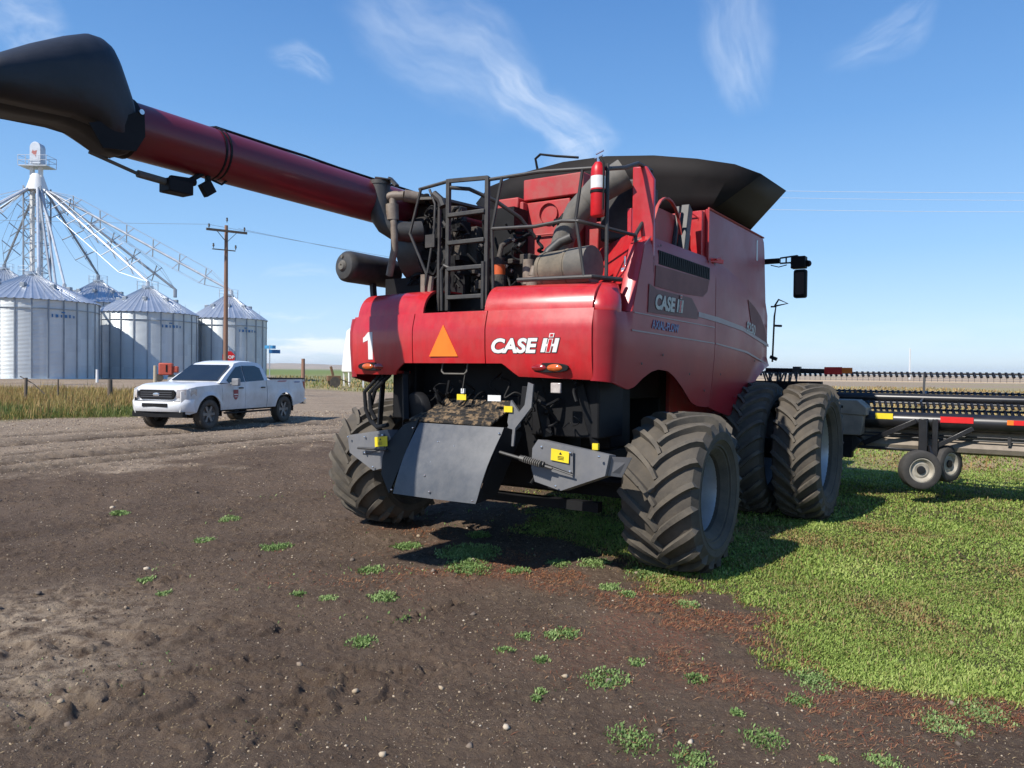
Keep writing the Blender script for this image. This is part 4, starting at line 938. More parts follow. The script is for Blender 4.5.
        r = MB(); r.use(M_tyre); r.lathe([(0.26,-0.11),(0.30,-0.135),(0.36,-0.14),(0.40,-0.12),(0.412,-0.08),(0.412,0.08),(0.40,0.12),(0.36,0.14),(0.30,0.135),(0.26,0.11)], axis=(0,1,0), seg=48, closed=True)
        for k in range(40):
            a = 2*PI*k/40; ca,sa = math.cos(a),math.sin(a)
            for q in (-1,1): r.obox((0.412*ca, q*0.05, 0.412*sa),(0.412*ca, q*0.125, 0.412*sa),0.035,0.02,(ca,0,sa))
        r.build('tyre', None, o)
    for X in (0, WB):
        for sd in (1,-1): whl(X, sd)
    # seats and steering wheel silhouettes behind the glass are hidden by the dark tint
    return t
tk = truck()

# ================================================================== GRAIN BINS
def bin_mat():
    m = bpy.data.materials.new('corrugated_bin_steel'); m.use_nodes = True; nt = m.node_tree; N = nt.nodes; L = nt.links; b = N['Principled BSDF']
    tc = N.new('ShaderNodeTexCoord'); sp_ = N.new('ShaderNodeSeparateXYZ'); L.new(tc.outputs['Object'], sp_.inputs[0])
    at = N.new('ShaderNodeMath'); at.operation = 'ARCTAN2'; L.new(sp_.outputs['Y'], at.inputs[0]); L.new(sp_.outputs['X'], at.inputs[1])
    q1 = N.new('ShaderNodeMath'); q1.operation = 'MULTIPLY'; q1.inputs[1].default_value = 12/PI; L.new(at.outputs[0], q1.inputs[0])
    f1 = N.new('ShaderNodeMath'); f1.operation = 'FLOOR'; L.new(q1.outputs[0], f1.inputs[0])
    q2 = N.new('ShaderNodeMath'); q2.operation = 'MULTIPLY'; q2.inputs[1].default_value = 1/1.12; L.new(sp_.outputs['Z'], q2.inputs[0])
    f2 = N.new('ShaderNodeMath'); f2.operation = 'FLOOR'; L.new(q2.outputs[0], f2.inputs[0])
    cb = N.new('ShaderNodeCombineXYZ'); L.new(f1.outputs[0], cb.inputs[0]); L.new(f2.outputs[0], cb.inputs[1])
    wn = N.new('ShaderNodeTexWhiteNoise'); L.new(cb.outputs[0], wn.inputs['Vector'])
    mx = N.new('ShaderNodeMix'); mx.data_type = 'RGBA'; mx.inputs['A'].default_value = (0.66,0.70,0.71,1); mx.inputs['B'].default_value = (0.78,0.82,0.82,1); L.new(wn.outputs['Value'], mx.inputs['Factor'])
    ns = N.new('ShaderNodeTexNoise'); ns.inputs['Scale'].default_value = 1.0; ns.inputs['Detail'].default_value = 6
    mp = N.new('ShaderNodeMapping'); mp.inputs['Scale'].default_value = (1,1,0.25); L.new(tc.outputs['Object'], mp.inputs[0]); L.new(mp.outputs[0], ns.inputs['Vector'])
    m2 = N.new('ShaderNodeMix'); m2.data_type = 'RGBA'; m2.blend_type = 'MULTIPLY'; m2.inputs['Factor'].default_value = 0.7; L.new(mx.outputs['Result'], m2.inputs['A'])
    rp = N.new('ShaderNodeValToRGB'); rp.color_ramp.elements[0].color = (0.76,0.76,0.77,1); rp.color_ramp.elements[0].position = 0.3; rp.color_ramp.elements[1].position = 0.7; L.new(ns.outputs['Fac'], rp.inputs[0]); L.new(rp.outputs[0], m2.inputs['B'])
    L.new(m2.outputs['Result'], b.inputs['Base Color']); b.inputs['Metallic'].default_value = 0.4; b.inputs['Roughness'].default_value = 0.45
    wv = N.new('ShaderNodeMath'); wv.operation = 'SINE'; q3 = N.new('ShaderNodeMath'); q3.operation = 'MULTIPLY'; q3.inputs[1].default_value = 2*PI/0.105; L.new(sp_.outputs['Z'], q3.inputs[0]); L.new(q3.outputs[0], wv.inputs[0])
    bp = N.new('ShaderNodeBump'); bp.inputs['Distance'].default_value = 0.012; bp.inputs['Strength'].default_value = 1.0; L.new(wv.outputs[0], bp.inputs['Height']); L.new(bp.outputs['Normal'], b.inputs['Normal'])
    return m
M_bin = bin_mat()
M_roof = mat('ribbed_roof_steel', (0.60,0.63,0.67), (0.50,0.53,0.57), rough=0.33, metal=0.7, scale=1.0)
def grain_bin(x, y, r, base, eave, peak, label, seam=True, letters=True):
    t = empty('grain_bin', (x, y, base), 0, label, 'grain bin', 'round galvanised grain bins at the elevator')
    H = eave-base; P = peak-base
    b = MB(); b.lathe([(r,0.0),(r,H)], seg=72); b.lathe([(r+0.15,-0.3),(r+0.15,0.05),(r,0.06)], seg=48); b.build('wall', M_bin, t, smooth=40)
    n = int(r*2*PI/1.15)
    for k in range(n):
        b = MB(); a = 2*PI*(k+0.5)/n; c,s_ = math.cos(a),math.sin(a)
        b.obox(((r+0.03)*c,(r+0.03)*s_,0),((r+0.03)*c,(r+0.03)*s_,H-0.05),0.11,0.05,(c,s_,0))
        b.build('stiffener', M_spoutd, t)
    for z in (H-0.75, H-0.02):
        b = MB(); b.lathe([(r+0.02,z-0.03),(r+0.075,z-0.02),(r+0.075,z+0.02),(r+0.02,z+0.03)], seg=72); b.build('wind_ring', M_spoutd, t)
    b = MB(); ro = r+0.14; rt_ = 0.45
    nr = n*2; G = []
    prof = []
    seg = nr*4
    vs = []; fs = []
    for j,(rad,z) in enumerate(((ro,H-0.03),(rt_,P-0.12))):
        for k in range(seg):
            a = 2*PI*k/seg; h_ = 0.06 if k%4 == 0 else 0.0
            vs.append((rad*math.cos(a), rad*math.sin(a), z+h_))
    fs = [(k,(k+1)%seg,seg+(k+1)%seg,seg+k) for k in range(seg)]
    b.add(vs, fs); rf = b.build('roof', M_roof, t, smooth=0)
    b = MB(); b.lathe([(0.55,P-0.12),(0.55,P+0.08),(0.5,P+0.12),(0,P+0.16)], seg=24); b.build('roof_cap', M_roof, rf)
    # roof ladder and rail round the cap
    b = MB(); a0 = -0.6
    for da in (-0.035,0.035):
        c,s_ = math.cos(a0+da),math.sin(a0+da); b.tube([(ro*c,ro*s_,H+0.15),(0.6*math.cos(a0)-da*6*math.sin(a0),0.6*math.sin(a0)+da*6*math.cos(a0),P+0.05)],0.025,5)
    for k in range(8):
        a = 2*PI*k/8; b.tube([(1.0*math.cos(a),1.0*math.sin(a),P-0.35),(1.0*math.cos(a),1.0*math.sin(a),P+0.55)],0.02,4)
    for z in (P+0.2,P+0.55): b.lathe([(0.985,z),(1.0,z+0.02),(1.015,z)], seg=16)
    for k in range(5):
        a = a0-0.25+k*0.12; c,s_ = math.cos(a),math.sin(a); b.tube([(ro*c,ro*s_,H),(ro*c,ro*s_,H+0.9)],0.02,4)
    b.build('roof_railing', M_spout, rf)
    b = MB(); a = -1.25
    for k in range(8):
        aa = 2*PI*k/8+0.35; c,s_ = math.cos(aa),math.sin(aa); rr_ = r*0.55; zz = H+(P-H)*0.45
        b.box((rr_*c-0.2,rr_*s_-0.2,zz),(rr_*c+0.2,rr_*s_+0.2,zz+0.35))
    b.islands('roof_vent', M_spoutd, rf, bevel=0.03)
    if letters:
        # unreadable dark maker's marks high on the wall
        b = MB(); ac_ = math.atan2(-y, -x)+0.42
        for k,(w_,h_) in enumerate(((0.10,0.26),(0.20,0.24),(0.10,0.22),(0.22,0.24),(0.12,0.26),(0.10,0.2))):
            a = ac_-0.14+k*0.062*5.5/r; c,s_ = math.cos(a),math.sin(a)
            b.obox(((r+0.055)*c,(r+0.055)*s_,H-1.42),((r+0.055)*c,(r+0.055)*s_,H-1.42+h_),w_,0.012,(c,s_,0))
        a = ac_+0.02; c,s_ = math.cos(a),math.sin(a); b.obox(((r+0.055)*c,(r+0.055)*s_,H-1.05),((r+0.055)*c,(r+0.055)*s_,H-0.95),0.3,0.012,(c,s_,0))
        b.islands('maker_mark', M_signblue2, t)
    return t
grain_bin(-41.2,66,5.15,1.0,7.45,9.95,'widest galvanised grain bin, nearest one at the left edge of the yard')
grain_bin(-36.0,76,4.62,0.95,7.25,9.95,'galvanised grain bin directly right of the widest bin, behind the pickup bonnet')
grain_bin(-30.6,83,3.92,0.9,7.25,9.9,'galvanised grain bin behind the wooden utility pole, furthest right')
grain_bin(-47.6,88.5,4.3,1.0,9.2,11.9,'grain bin of which only the roof shows between the two nearest bins', letters=False)
grain_bin(-62.0,94,5.2,1.0,10.6,13.9,'grain bin roof cut by the left edge of the photo behind the widest bin', letters=False)

# ================================================================== ELEVATOR LEG
ev = empty('grain_elevator_tower', (-50.6,82,0.0), 0, 'tall white bucket elevator tower with spouts fanning down to the round bins', 'grain elevator')
b = MB(); TZ = 21.0
for x,y in ((-0.9,-0.9),(0.9,-0.9),(-0.9,0.9),(0.9,0.9)): b.obox((x,y,0),(x,y,TZ),0.12,0.12)
k = 0; z = 0
while z < TZ-1.4:
    z2 = z+1.5
    for (a,c) in (((-0.9,-0.9),(0.9,-0.9)),((0.9,-0.9),(0.9,0.9)),((0.9,0.9),(-0.9,0.9)),((-0.9,0.9),(-0.9,-0.9))):
        b.obox((a[0],a[1],z),(c[0],c[1],z),0.06,0.06); b.obox((a[0],a[1],z),(c[0],c[1],z2),0.05,0.05)
    z = z2
b.build('lattice_mast', M_spoutd, ev)
b = MB(); b.box((-0.62,-0.3,0),(-0.28,0.05,TZ+2.2)); b.box((0.28,-0.3,0),(0.60,0.05,TZ+2.2)); b.islands('leg_casing', M_wpaint, ev)
b = MB(); 
G = []
b.lathe([(0.9,20.6),(1.1,20.65),(0.6,22.2),(0.5,22.4),(0,22.4)], seg=20); b.build('distributor', M_wpaint, ev)
b = MB(); P_ = [(-0.6,23.4),(0.75,23.4),(0.75,25.1)]+[(0.075+0.675*math.cos(a),25.1+0.6*math.sin(a)) for a in [PI*i/10 for i in range(1,10)]]+[(-0.6,25.1)]
b.prism([(x,-0.6,z) for x,z in P_], (0,1.1,0)); b.xf(Matrix.Diagonal((0.85,0.85,1,1))); hh = b.build('elevator_head', M_spout, ev, bevel=0.03)
b = MB(); b.prism([(-0.15,-0.516,24.9),(0.1,-0.516,24.2),(-0.30,-0.516,24.55)], (0,0.004,0)); b.prism([(0.28,-0.517,24.8),(0.15,-0.517,24.1),(-0.2,-0.517,24.7)], (0,0.003,0)); b.build('red_mark', mat('faded_red_mark',(0.45,0.15,0.13),rough=0.6), hh)
b = MB(); b.box((-1.5,-0.9,23.1),(1.5,0.9,23.18))
for x in (-1.5,-0.7,0.7,1.5):
    for y in (-0.9,0.9): b.tube([(x,y,23.18),(x,y,24.2)],0.03,5)
for y in (-0.9,0.9):
    for z in (23.7,24.2): b.tube([(-1.5,y,z),(1.5,y,z)],0.025,5)
for z in (23.7,24.2):
    for x in (-1.5,1.5): b.tube([(x,-0.9,z),(x,0.9,z)],0.025,5)
b.build('head_platform', M_spout, ev)
def spout(target, dark=False, star=True, n=6):
    b = MB(); p0 = Vector((0,0,20.7)); p1 = Vector(target)-Vector((-50.6,82,0.0)); d = (p1-p0)
    dn = d.normalized(); p0 = p0 + Vector((dn.x,dn.y,0)).normalized()*1.0
    b.tube([p0,p1],0.125,8)
    side = dn.cross(Vector((0,0,1))).normalized(); upv = side.cross(dn).normalized()
    if star:
        arms = []
        for k in range(1,n+1):
            c = p0.lerp(p1, k/(n+1.0)); r_ = 1.25
            for a in (PI/4,3*PI/4,5*PI/4,7*PI/4): b.tube([c, c+(side*math.cos(a)+upv*math.sin(a))*r_],0.055,4)
        for a in (PI/4,3*PI/4,5*PI/4,7*PI/4):
            pts = [p0]+[p0.lerp(p1,k/(n+1.0))+(side*math.cos(a)+upv*math.sin(a))*1.25 for k in range(1,n+1)]+[p1]
            b.tube(pts,0.018,4)
    b.tube([p1, p1+Vector((0,0,-0.9))],0.2,8)
    b.build('down_spout', M_spoutd if dark else M_spout, ev)
spout((-30.3,83,10.4), False, True, 6)
spout((-36.0,76,10.5), False, True, 5); spout((-36.8,84,10.6), True, True, 5)
spout((-40.6,66,10.4), False, False); spout((-47.6,88.5,12.6), True, True, 3); spout((-44.5,76.5,10.2), False, False); spout((-47.2,80.0,9.0), False, False)
spout((-62.0,94,14.4), True, True, 3); spout((-60.5,70,9.5), False, True, 4); spout((-66,80,9.5), True, True, 4); spout((-57,66,8.5), False, False); spout((-43,72,9.0), True, False)

# ================================================================== POLE, WIRES, POSTS, SIGNS
px_, py_ = -16.75, 45.0; pb = gz(px_, py_)
up = empty('utility_pole', (px_,py_,pb), R(35), 'tall brown wooden utility pole with crossarm behind the white pickup', 'utility pole')
b = MB(); b.tube([(0,0,0),(0,0,10.0-pb+0.35)],[0.145,0.095],14); b.build('pole_shaft', M_wood, up)
b = MB(); b.obox((-1.15,-0.15,9.45),(1.15,-0.15,9.45),0.10,0.13); b.obox((-0.55,-0.14,9.40),(0,-0.1,8.8),0.04,0.03); b.obox((0.55,-0.14,9.40),(0,-0.1,8.8),0.04,0.03); b.obox((-0.8,-0.1,8.35),(0.5,-0.1,8.35),0.04,0.06); b.build('crossarm', M_post, up)
b = MB()
for x,z in ((-1.0,9.5),(1.0,9.5),(0.0,9.95),(-0.75,8.4),(0.5,8.4)): b.lathe([(0.02,0.0),(0.03,0.1),(0.07,0.12),(0.04,0.2),(0.06,0.24),(0,0.3)],(x,-0.15,z),(0,0,1),10)
b.islands('insulator', M_exh, up)
def wire(pts, r, m, label, sag=0.0):
    b = MB(); P = []
    a, c = Vector(pts[0]), Vector(pts[1])
    for i in range(17):
        t = i/16; q = a.lerp(c, t); q.z -= sag*4*t*(1-t); P.append(q)
    b.tube(P, r, 5); o = b.build('power_line', m, None); o.location = (0,0,0)
    return tag(o, label, 'power line', 'overhead wires')
wire([(-17.6,44.4,pb+9.75),(40,130,16)],0.010,M_wiredark,'upper thin wire running from the utility pole to the right behind the combine',1.5)
wire([(-16.3,45.7,pb+9.75),(41,130,14.6)],0.010,M_wiredark,'lower thin wire running from the utility pole to the right behind the combine',1.5)
wire([(-17.6,44.4,pb+9.75),(-75,40,12.5)],0.010,M_wiredark,'thin wire running left from the utility pole toward the elevator tower',0.8)
wire([(2,62,17.0),(95,56,17.3)],0.014,M_wire,'topmost pale wire crossing the sky right of the grain tank',0.9)
wire([(2,62,16.5),(95,56,16.6)],0.012,M_wire,'middle pale wire crossing the sky right of the grain tank',0.9)
wire([(2,62,15.5),(95,56,15.9)],0.014,M_wire,'lowest pale wire crossing the sky right of the grain tank',0.9)
def post(x, y, h, r, label, m=M_post, lean=(0,0)):
    b = MB(); b.tube([(0,0,-0.1),(lean[0]*0.5,lean[1]*0.5,h*0.5),(lean[0],lean[1],h)],[r*1.05,r,r*0.92],10)
    o = b.build('fence_post', m, None); o.location = (x,y,gz(x,y)); return tag(o, label, 'fence post', 'posts along the verge')
def at(xp, Y): return ((xp-512)/770.0*Y, Y)
post(*at(25.5,33),1.15,0.07,'dark fence post with a leaning stick, leftmost in the golden grass',lean=(0.02,0))
post(*at(58,33),1.1,0.035,'thin pale fence stake between the two dark posts in the golden grass',M_post)
post(*at(110,36),1.0,0.11,'thick short wooden fence post just left of the pickup')
post(*at(303,57),2.3,0.14,'tall single wooden post in the grass right of the pickup tailgate',M_wood)
post(*at(97,56),0.95,0.09,'short white pipe post in front of the gap between two bins',M_wpaint)
post(*at(396,60),1.3,0.06,'thin post seen over the left rear tyre of the combine')
b = MB(); b.tube([(0,0,0),(0.5,0.1,-0.3),(1.0,0.1,-0.75)],0.022,6); st = b.build('leaning_stick', M_post, None); x_,y_ = at(20,33); st.location = (x_,y_,gz(x_,y_)+1.2); tag(st,'thin stick leaning from the leftmost dark fence post','stick')
b = MB(); b.tube([at(25.5,33)+(gz(*at(25.5,33))+0.9,), at(58,33)+(gz(*at(58,33))+0.85,), at(110,36)+(gz(*at(110,36))+0.8,)],0.006,4); fw = b.build('fence_wire', M_wiredark, None); tag(fw,'thin wire strung between the verge fence posts','fence wire')
# stop sign
x_,y_ = at(228.5,46); s_ = empty('stop_sign', (x_,y_,gz(x_,y_)), math.atan2(y_,x_)+PI/2+0.1-PI, 'red stop sign just showing above the cab of the pickup', 'road sign')
b = MB(); b.tube([(0,0,0),(0,0,2.75)],0.03,8); b.build('sign_post', M_galv, s_)
b = MB(); b.prism([(0.37*math.cos(PI/8+PI/4*k),-0.05,2.15+0.37*math.sin(PI/8+PI/4*k)) for k in range(8)], (0,0.015,0)); b.build('sign_face', M_redrefl, s_)
s_.rotation_euler[2] = math.atan2(-x_, y_)
text('sign_lettering','STOP',0.26,s_,frame((0,-0.056,2.06),(1,0,0),(0,0,1)),M_white,bold=0.012,align='CENTER')
x_,y_ = at(269.5,47); s_ = empty('street_name_sign', (x_,y_,gz(x_,y_)), 0.2, 'pair of small blue street name plates on a thin post beside the rightmost bin', 'road sign')
b = MB(); b.tube([(0,0,0),(0,0,3.0)],0.03,8); b.build('sign_post', M_galv, s_)
b = MB(); b.box((-0.3,-0.02,2.78),(0.35,0.0,2.98)); b.build('upper_name_plate', M_signblue, s_); b = MB(); b.box((-0.05,-0.03,2.50),(0.62,-0.01,2.72)); b.build('lower_name_plate', M_signblue2, s_)
# small orange machine near the bins and a tan post
x_,y_ = at(166,60); s_ = empty('portable_auger_engine', (x_,y_,gz(x_,y_)), 0.3, 'faded orange red machine box at the foot of the bins behind the pickup bonnet', 'machine')
b = MB(); b.box((-0.5,-0.4,0.5),(0.5,0.4,1.45)); b.box((0.5,-0.3,0.7),(0.9,0.3,1.2)); b.build('housing', M_rust, s_, bevel=0.08)
b = MB(); b.box((0.02,-0.42,0.75),(0.14,-0.40,1.3)); b.build('panel_slot', M_blackc, s_)
for q in (-0.45,0.45):
    b = MB(); b.tube([(q,-0.35,0.3),(q,-0.2,0.3)],0.3,16); b.build('wheel', M_tyre, s_)
x_,y_ = at(155,57); post(x_,y_,1.3,0.12,'tan post beside the orange machine box at the bins',mat('tan_post',(0.5,0.42,0.3),rough=0.8))
# white hopper tank on legs, half hidden by the combine
x_,y_ = at(363,72); s_ = empty('hopper_tank', (x_,y_,gz(x_,y_)), 0, 'tall white hopper tank on legs half hidden behind the left rear corner of the combine', 'storage tank')
b = MB(); b.lathe([(0,1.2),(1.2,1.25),(1.95,1.45),(1.97,1.6),(1.85,3.0),(1.55,5.2),(0.4,6.2),(0,6.25)], seg=40); b.build('tank_shell', M_wpaint, s_)
for k in range(8):
    a = 2*PI*k/8+0.2; b = MB(); b.obox((1.75*math.cos(a),1.75*math.sin(a),0),(1.8*math.cos(a),1.8*math.sin(a),1.9),0.14,0.14); b.build('leg', M_wpaint, s_)
x_,y_ = at(333,66); s_ = empty('farm_cart', (x_,y_,gz(x_,y_)), 0.4, 'small rusty cart with a dark wheel beside the white hopper tank', 'cart')
b = MB(); b.box((-0.5,-0.4,0.55),(0.6,0.4,1.0)); b.obox((0.0,0,1.0),(-0.2,0,1.8),0.2,0.2); b.obox((0.6,0,0.7),(1.5,0,0.4),0.08,0.08); b.build('cart_body', mat('rusty_brown',(0.22,0.12,0.06),(0.12,0.07,0.04),rough=0.85), s_, bevel=0.03)
for q in (-0.5,0.4):
    b = MB(); b.tube([(0.1,q,0.45),(0.1,q+0.14,0.45)],0.45,20); b.build('wheel', M_tyre, s_)
# radio mast far right
x_,y_ = at(909.5,420); s_ = empty('radio_mast', (x_,y_,0.3), 0, 'thin white radio mast on the horizon beyond the header', 'mast')
b = MB()
for k in range(3):
    a = 2*PI*k/3; b.tube([(0.45*math.cos(a),0.45*math.sin(a),0),(0.25*math.cos(a),0.25*math.sin(a),17)],0.12,5)
for k in range(11):
    z = k*1.5
    for q in range(3):
        a = 2*PI*q/3; c = 2*PI*(q+1)/3; b.tube([(0.45*math.cos(a),0.45*math.sin(a),z),(0.4*math.cos(c),0.4*math.sin(c),z+1.5)],0.05,4)
b.build('lattice', M_wpaint, s_)

# ================================================================== GROUND
def vnoise(x, y, seed):
    xi = np.floor(x).astype(np.int64); yi = np.floor(y).astype(np.int64); fx = x-xi; fy = y-yi
    fx = fx*fx*(3-2*fx); fy = fy*fy*(3-2*fy)
    def h(a, b):
        n = (a*374761393 + b*668265263 + seed*1442695041) & 0x7fffffff
        n = ((n ^ (n >> 13))*1274126177) & 0x7fffffff
        return ((n ^ (n >> 16)) & 0xffff)/65535.0
    return (h(xi,yi)*(1-fx)+h(xi+1,yi)*fx)*(1-fy) + (h(xi,yi+1)*(1-fx)+h(xi+1,yi+1)*fx)*fy
def fbm(x, y, s, seed, o=4):
    v = np.zeros_like(x); a = 1.0; t = 0
    for i in range(o): v += a*vnoise(x/s, y/s, seed+i*17); t += a; a *= 0.55; s *= 0.5
    return v/t
def lawn_mask(X, Y):
    """1 inside the green lawn right of and under the combine"""
    n = (fbm(X, Y, 1.2, 5, 4)-0.5)*1.5
    # left boundary as a function of Y
    bx = np.interp(Y, [3.5,4.5,4.9,5.3,5.9,6.8,7.3,7.9,8.8,9.6,11,14,19,30], [9.0,4.2,2.9,2.0,1.75,1.9,1.6,1.35,0.7,0.3,0.3,0.8,2.0,6.0])
    n = n + (fbm(X, Y, 0.30, 6, 3)-0.5)*1.1
    return sst(-0.30, 0.38, X-bx+n)
def verge_mask(X, Y):
    n = (fbm(X, Y, 2.5, 9, 3)-0.5)*1.6
    a = sst(-0.6, 0.6, (Y-(24.0+(X+16)*0.9*(X>-16)))+n)      # near edge
    c = sst(-12.4, -13.4, X+0.02*(Y-25)*5*0.0 + n*0.4 + np.clip(Y-40,0,30)*0.16)
    d = sst(45.5, 43, Y+n*0.6)
    return a*c*d
def field_mask(X, Y):
    n = (fbm(X, Y, 5, 12, 3)-0.5)*4
    right = sst(-1.0, 1.0, X-np.interp(Y,[14,19,30,60,100],[0.5,2.0,3.0,2.0,-10])+n*0.4)*sst(13,15,Y)
    left = np.clip(sst(58, 61, Y+n*0.4)*sst(-0.33, -0.29, X/np.maximum(Y,1)) + sst(120, 140, Y), 0, 1)
    return np.clip(right+left, 0, 1)
def gravel_mask(X, Y):
    n = (fbm(X, Y, 2.0, 21, 5)-0.5)*9+(fbm(X, Y, 0.5, 23, 3)-0.5)*4
    near = np.interp(X, [-40,-8.4,-3.9,0,6], [8,12.8,18.6,22,27])
    return sst(-2.2, 3.0, Y-near+n)
def patch(X, Y, cx, cy, rx, ry):
    return np.exp(-(((X-cx)/rx)**2+((Y-cy)/ry)**2))

def make_ground():
    fine = np.radians(np.linspace(-44, 44, 1000)); coarse = np.radians(np.linspace(44, 316, 60))[1:-1]
    ang = np.concatenate([fine, coarse])
    r1 = np.geomspace(3.6, 24, 740); r2 = np.geomspace(24, 12000, 130)[1:]
    rad = np.concatenate([[0.5, 2.0, 3.0], r1, r2])
    A, Rr = np.meshgrid(ang, rad)
    X = Rr*np.sin(A); Y = Rr*np.cos(A)
    h = hbase(X, Y)
    near = sst(30, 12, Rr)
    lawn = lawn_mask(X, Y); verge = verge_mask(X, Y); fld = field_mask(X, Y); grv = gravel_mask(X, Y)
    soil = (1-lawn)*(1-verge)*(1-fld)
    fadef = sst(45, 15, Rr)
    h = h + (fbm(X, Y, 2.2, 1, 3)-0.5)*0.07*fadef
    h = h + (fbm(X, Y, 0.30, 2, 5)-0.5)*0.022*near*(0.6+0.4*soil) + (fbm(X, Y, 0.07, 4, 2)-0.5)*0.012*near*soil
    cl = fbm(X, Y, 0.11, 3, 3); h = h + np.clip(cl-0.58,0,1)**0.9*0.075*near*soil - np.clip(0.38-cl,0,1)*0.045*near*soil
    # dry clod patch bottom left
    dry = np.clip(patch(X,Y,-3.9,5.9,1.05,0.95)+patch(X,Y,-3.2,4.4,0.7,0.4)*0.6+patch(X,Y,-2.9,5.0,0.5,0.45)*0.7, 0, 1)
    h = h + (fbm(X, Y, 0.16, 8, 4)-0.5)*0.06*dry*near
    # wheel ruts across the gravel and soil
    def rut(x0,y0,x1,y1,w,d,hh):
        dx,dy = x1-x0,y1-y0; L_ = math.hypot(dx,dy); ux,uy = dx/L_,dy/L_
        t = (X-x0)*ux+(Y-y0)*uy; s2 = -(X-x0)*uy+(Y-y0)*ux + (fbm(t, t*0+seed_r[0], 3.0, 31, 2)-0.5)*0.6
        seed_r[0] += 3.7
        inside = sst(-1,0.5,t)*sst(L_+1,L_-0.5,t)
        tread = 0.55+0.75*fbm(X,Y,0.5,35,3)+0.45*np.sin((t+0.35*np.abs(s2)/w)*2*PI/0.55)*np.exp(-(s2/w)**2)
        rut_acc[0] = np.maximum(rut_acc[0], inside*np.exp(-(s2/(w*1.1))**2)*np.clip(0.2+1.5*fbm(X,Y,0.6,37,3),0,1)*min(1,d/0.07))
        return hh + inside*(-d*np.exp(-(s2/w)**2)*tread + d*0.25*(np.exp(-((s2-1.7*w)/(0.7*w))**2)+np.exp(-((s2+1.7*w)/(0.7*w))**2)))
    seed_r = [0.0]; rut_acc = [np.zeros_like(X)]
    h_pre = h
    for (a) in ((-13,10.35,1.5,29.0,0.45,0.10),(-14.6,12.3,-3,29.5,0.45,0.09),(-12.6,12.6,-2,26.4,0.20,0.05),(-13,9.0,0.5,24.5,0.25,0.05),(-15.5,13.6,-4,31,0.3,0.05),(-9,6.0,1.0,15.5,0.30,0.02),(-7,4.6,0,11.8,0.25,0.018)):
        h = rut(*a, h)
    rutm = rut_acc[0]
    # lug prints in the foreground
    for (x0,y0,x1,y1,w) in ((-2.9,4.3,-1.0,5.0,0.30),(-3.9,5.2,-1.6,6.1,0.28),(-1.7,4.0,-0.5,5.5,0.28)):
        dx,dy = x1-x0,y1-y0; L_ = math.hypot(dx,dy); ux,uy = dx/L_,dy/L_
        t = (X-x0)*ux+(Y-y0)*uy; s2 = -(X-x0)*uy+(Y-y0)*ux
        ins = sst(-0.1,0.1,t)*sst(L_+0.1,L_-0.1,t)*np.exp(-(s2/w)**4)
        wv = np.sin((t+0.9*s2*s2/w)*2*PI/0.30 + 0.8*np.sin(t*3))
        h = h + ins*(-0.022 + 0.045*np.clip(wv,-0.4,0.7)*(fbm(X,Y,0.25,44,2)*1.6-0.2))
    # crescent lug prints left by a turning tyre
    rr = np.random.default_rng(5)
    for (cx,cy,rows,ang) in ((-1.75,4.25,6,0.35),(-2.55,4.75,6,0.5),(-1.2,5.0,6,0.2),(-3.0,4.15,5,0.6),(-0.9,6.1,4,0.9),(-3.6,6.6,5,1.0)):
        for k in range(rows):
            px0 = cx+0.20*k*math.cos(ang)+rr.normal(0,0.02); py0 = cy+0.20*k*math.sin(ang)+rr.normal(0,0.02)
            lx_ = (X-px0)*math.cos(ang)+(Y-py0)*math.sin(ang); ly_ = -(X-px0)*math.sin(ang)+(Y-py0)*math.cos(ang)
            d_ = np.hypot(lx_, ly_-0.16)-0.17
            arc = np.exp(-(d_/0.022)**2)*sst(0.10,0.0,ly_-0.10)*sst(0.19,0.12,np.abs(lx_))
            lip = np.exp(-((d_-0.045)/0.022)**2)*sst(0.10,0.0,ly_-0.10)*sst(0.19,0.12,np.abs(lx_))
            h = h + rr.uniform(0.5,1.0)*(-0.060*arc+0.030*lip)
    # gravel pebbly relief
    h = h + (fbm(X,Y,0.09,51,2)-0.5)*0.03*grv*near
    # far rise of land: low plateau on the horizon
    hill = sst(2500, 6000, Rr)*(4+10*fbm(A*6+4, A*0, 1.0, 61, 3)) + sst(5500, 9500, Rr)*(30+55*fbm(A*9+9, A*0+3, 1.0, 71, 4))*sst(0.35,-0.25,A)
    h = h + hill
    red = np.clip((fbm(X,Y,0.9,33,4)-0.50)*6,0,1)*np.clip(patch(X,Y,1.4,6.3,1.1,1.5)+patch(X,Y,3.0,4.55,1.4,0.5)+0.8*patch(X,Y,0.5,8.2,1.8,0.9)+0.5*patch(X,Y,-1.2,9.0,0.8,0.9),0,1)
    nr, na = X.shape
    V = np.stack([X,Y,h],-1).reshape(-1,3)
    idx = np.arange(nr*na).reshape(nr,na); nxt = np.roll(idx,-1,1)
    F_ = np.stack([idx[:-1],nxt[:-1],nxt[1:],idx[1:]],-1).reshape(-1,4)
    c = np.array([[0,0,0.0]]); V = np.concatenate([V,c]); ci = len(V)-1
    me = bpy.data.meshes.new('ground')
    nv = len(V); nq = len(F_); nt_ = na
    me.vertices.add(nv); me.vertices.foreach_set('co', V.astype(np.float32).ravel())
    tri = np.stack([np.full(na,ci), nxt[0], idx[0]],-1)
    me.loops.add(nq*4+nt_*3); me.loops.foreach_set('vertex_index', np.concatenate([F_[:,::-1].ravel(), tri[:,::-1].ravel()]).astype(np.int32))
    me.polygons.add(nq+nt_); ls = np.concatenate([np.arange(nq)*4, nq*4+np.arange(nt_)*3]).astype(np.int32)
    me.polygons.foreach_set('loop_start', ls)
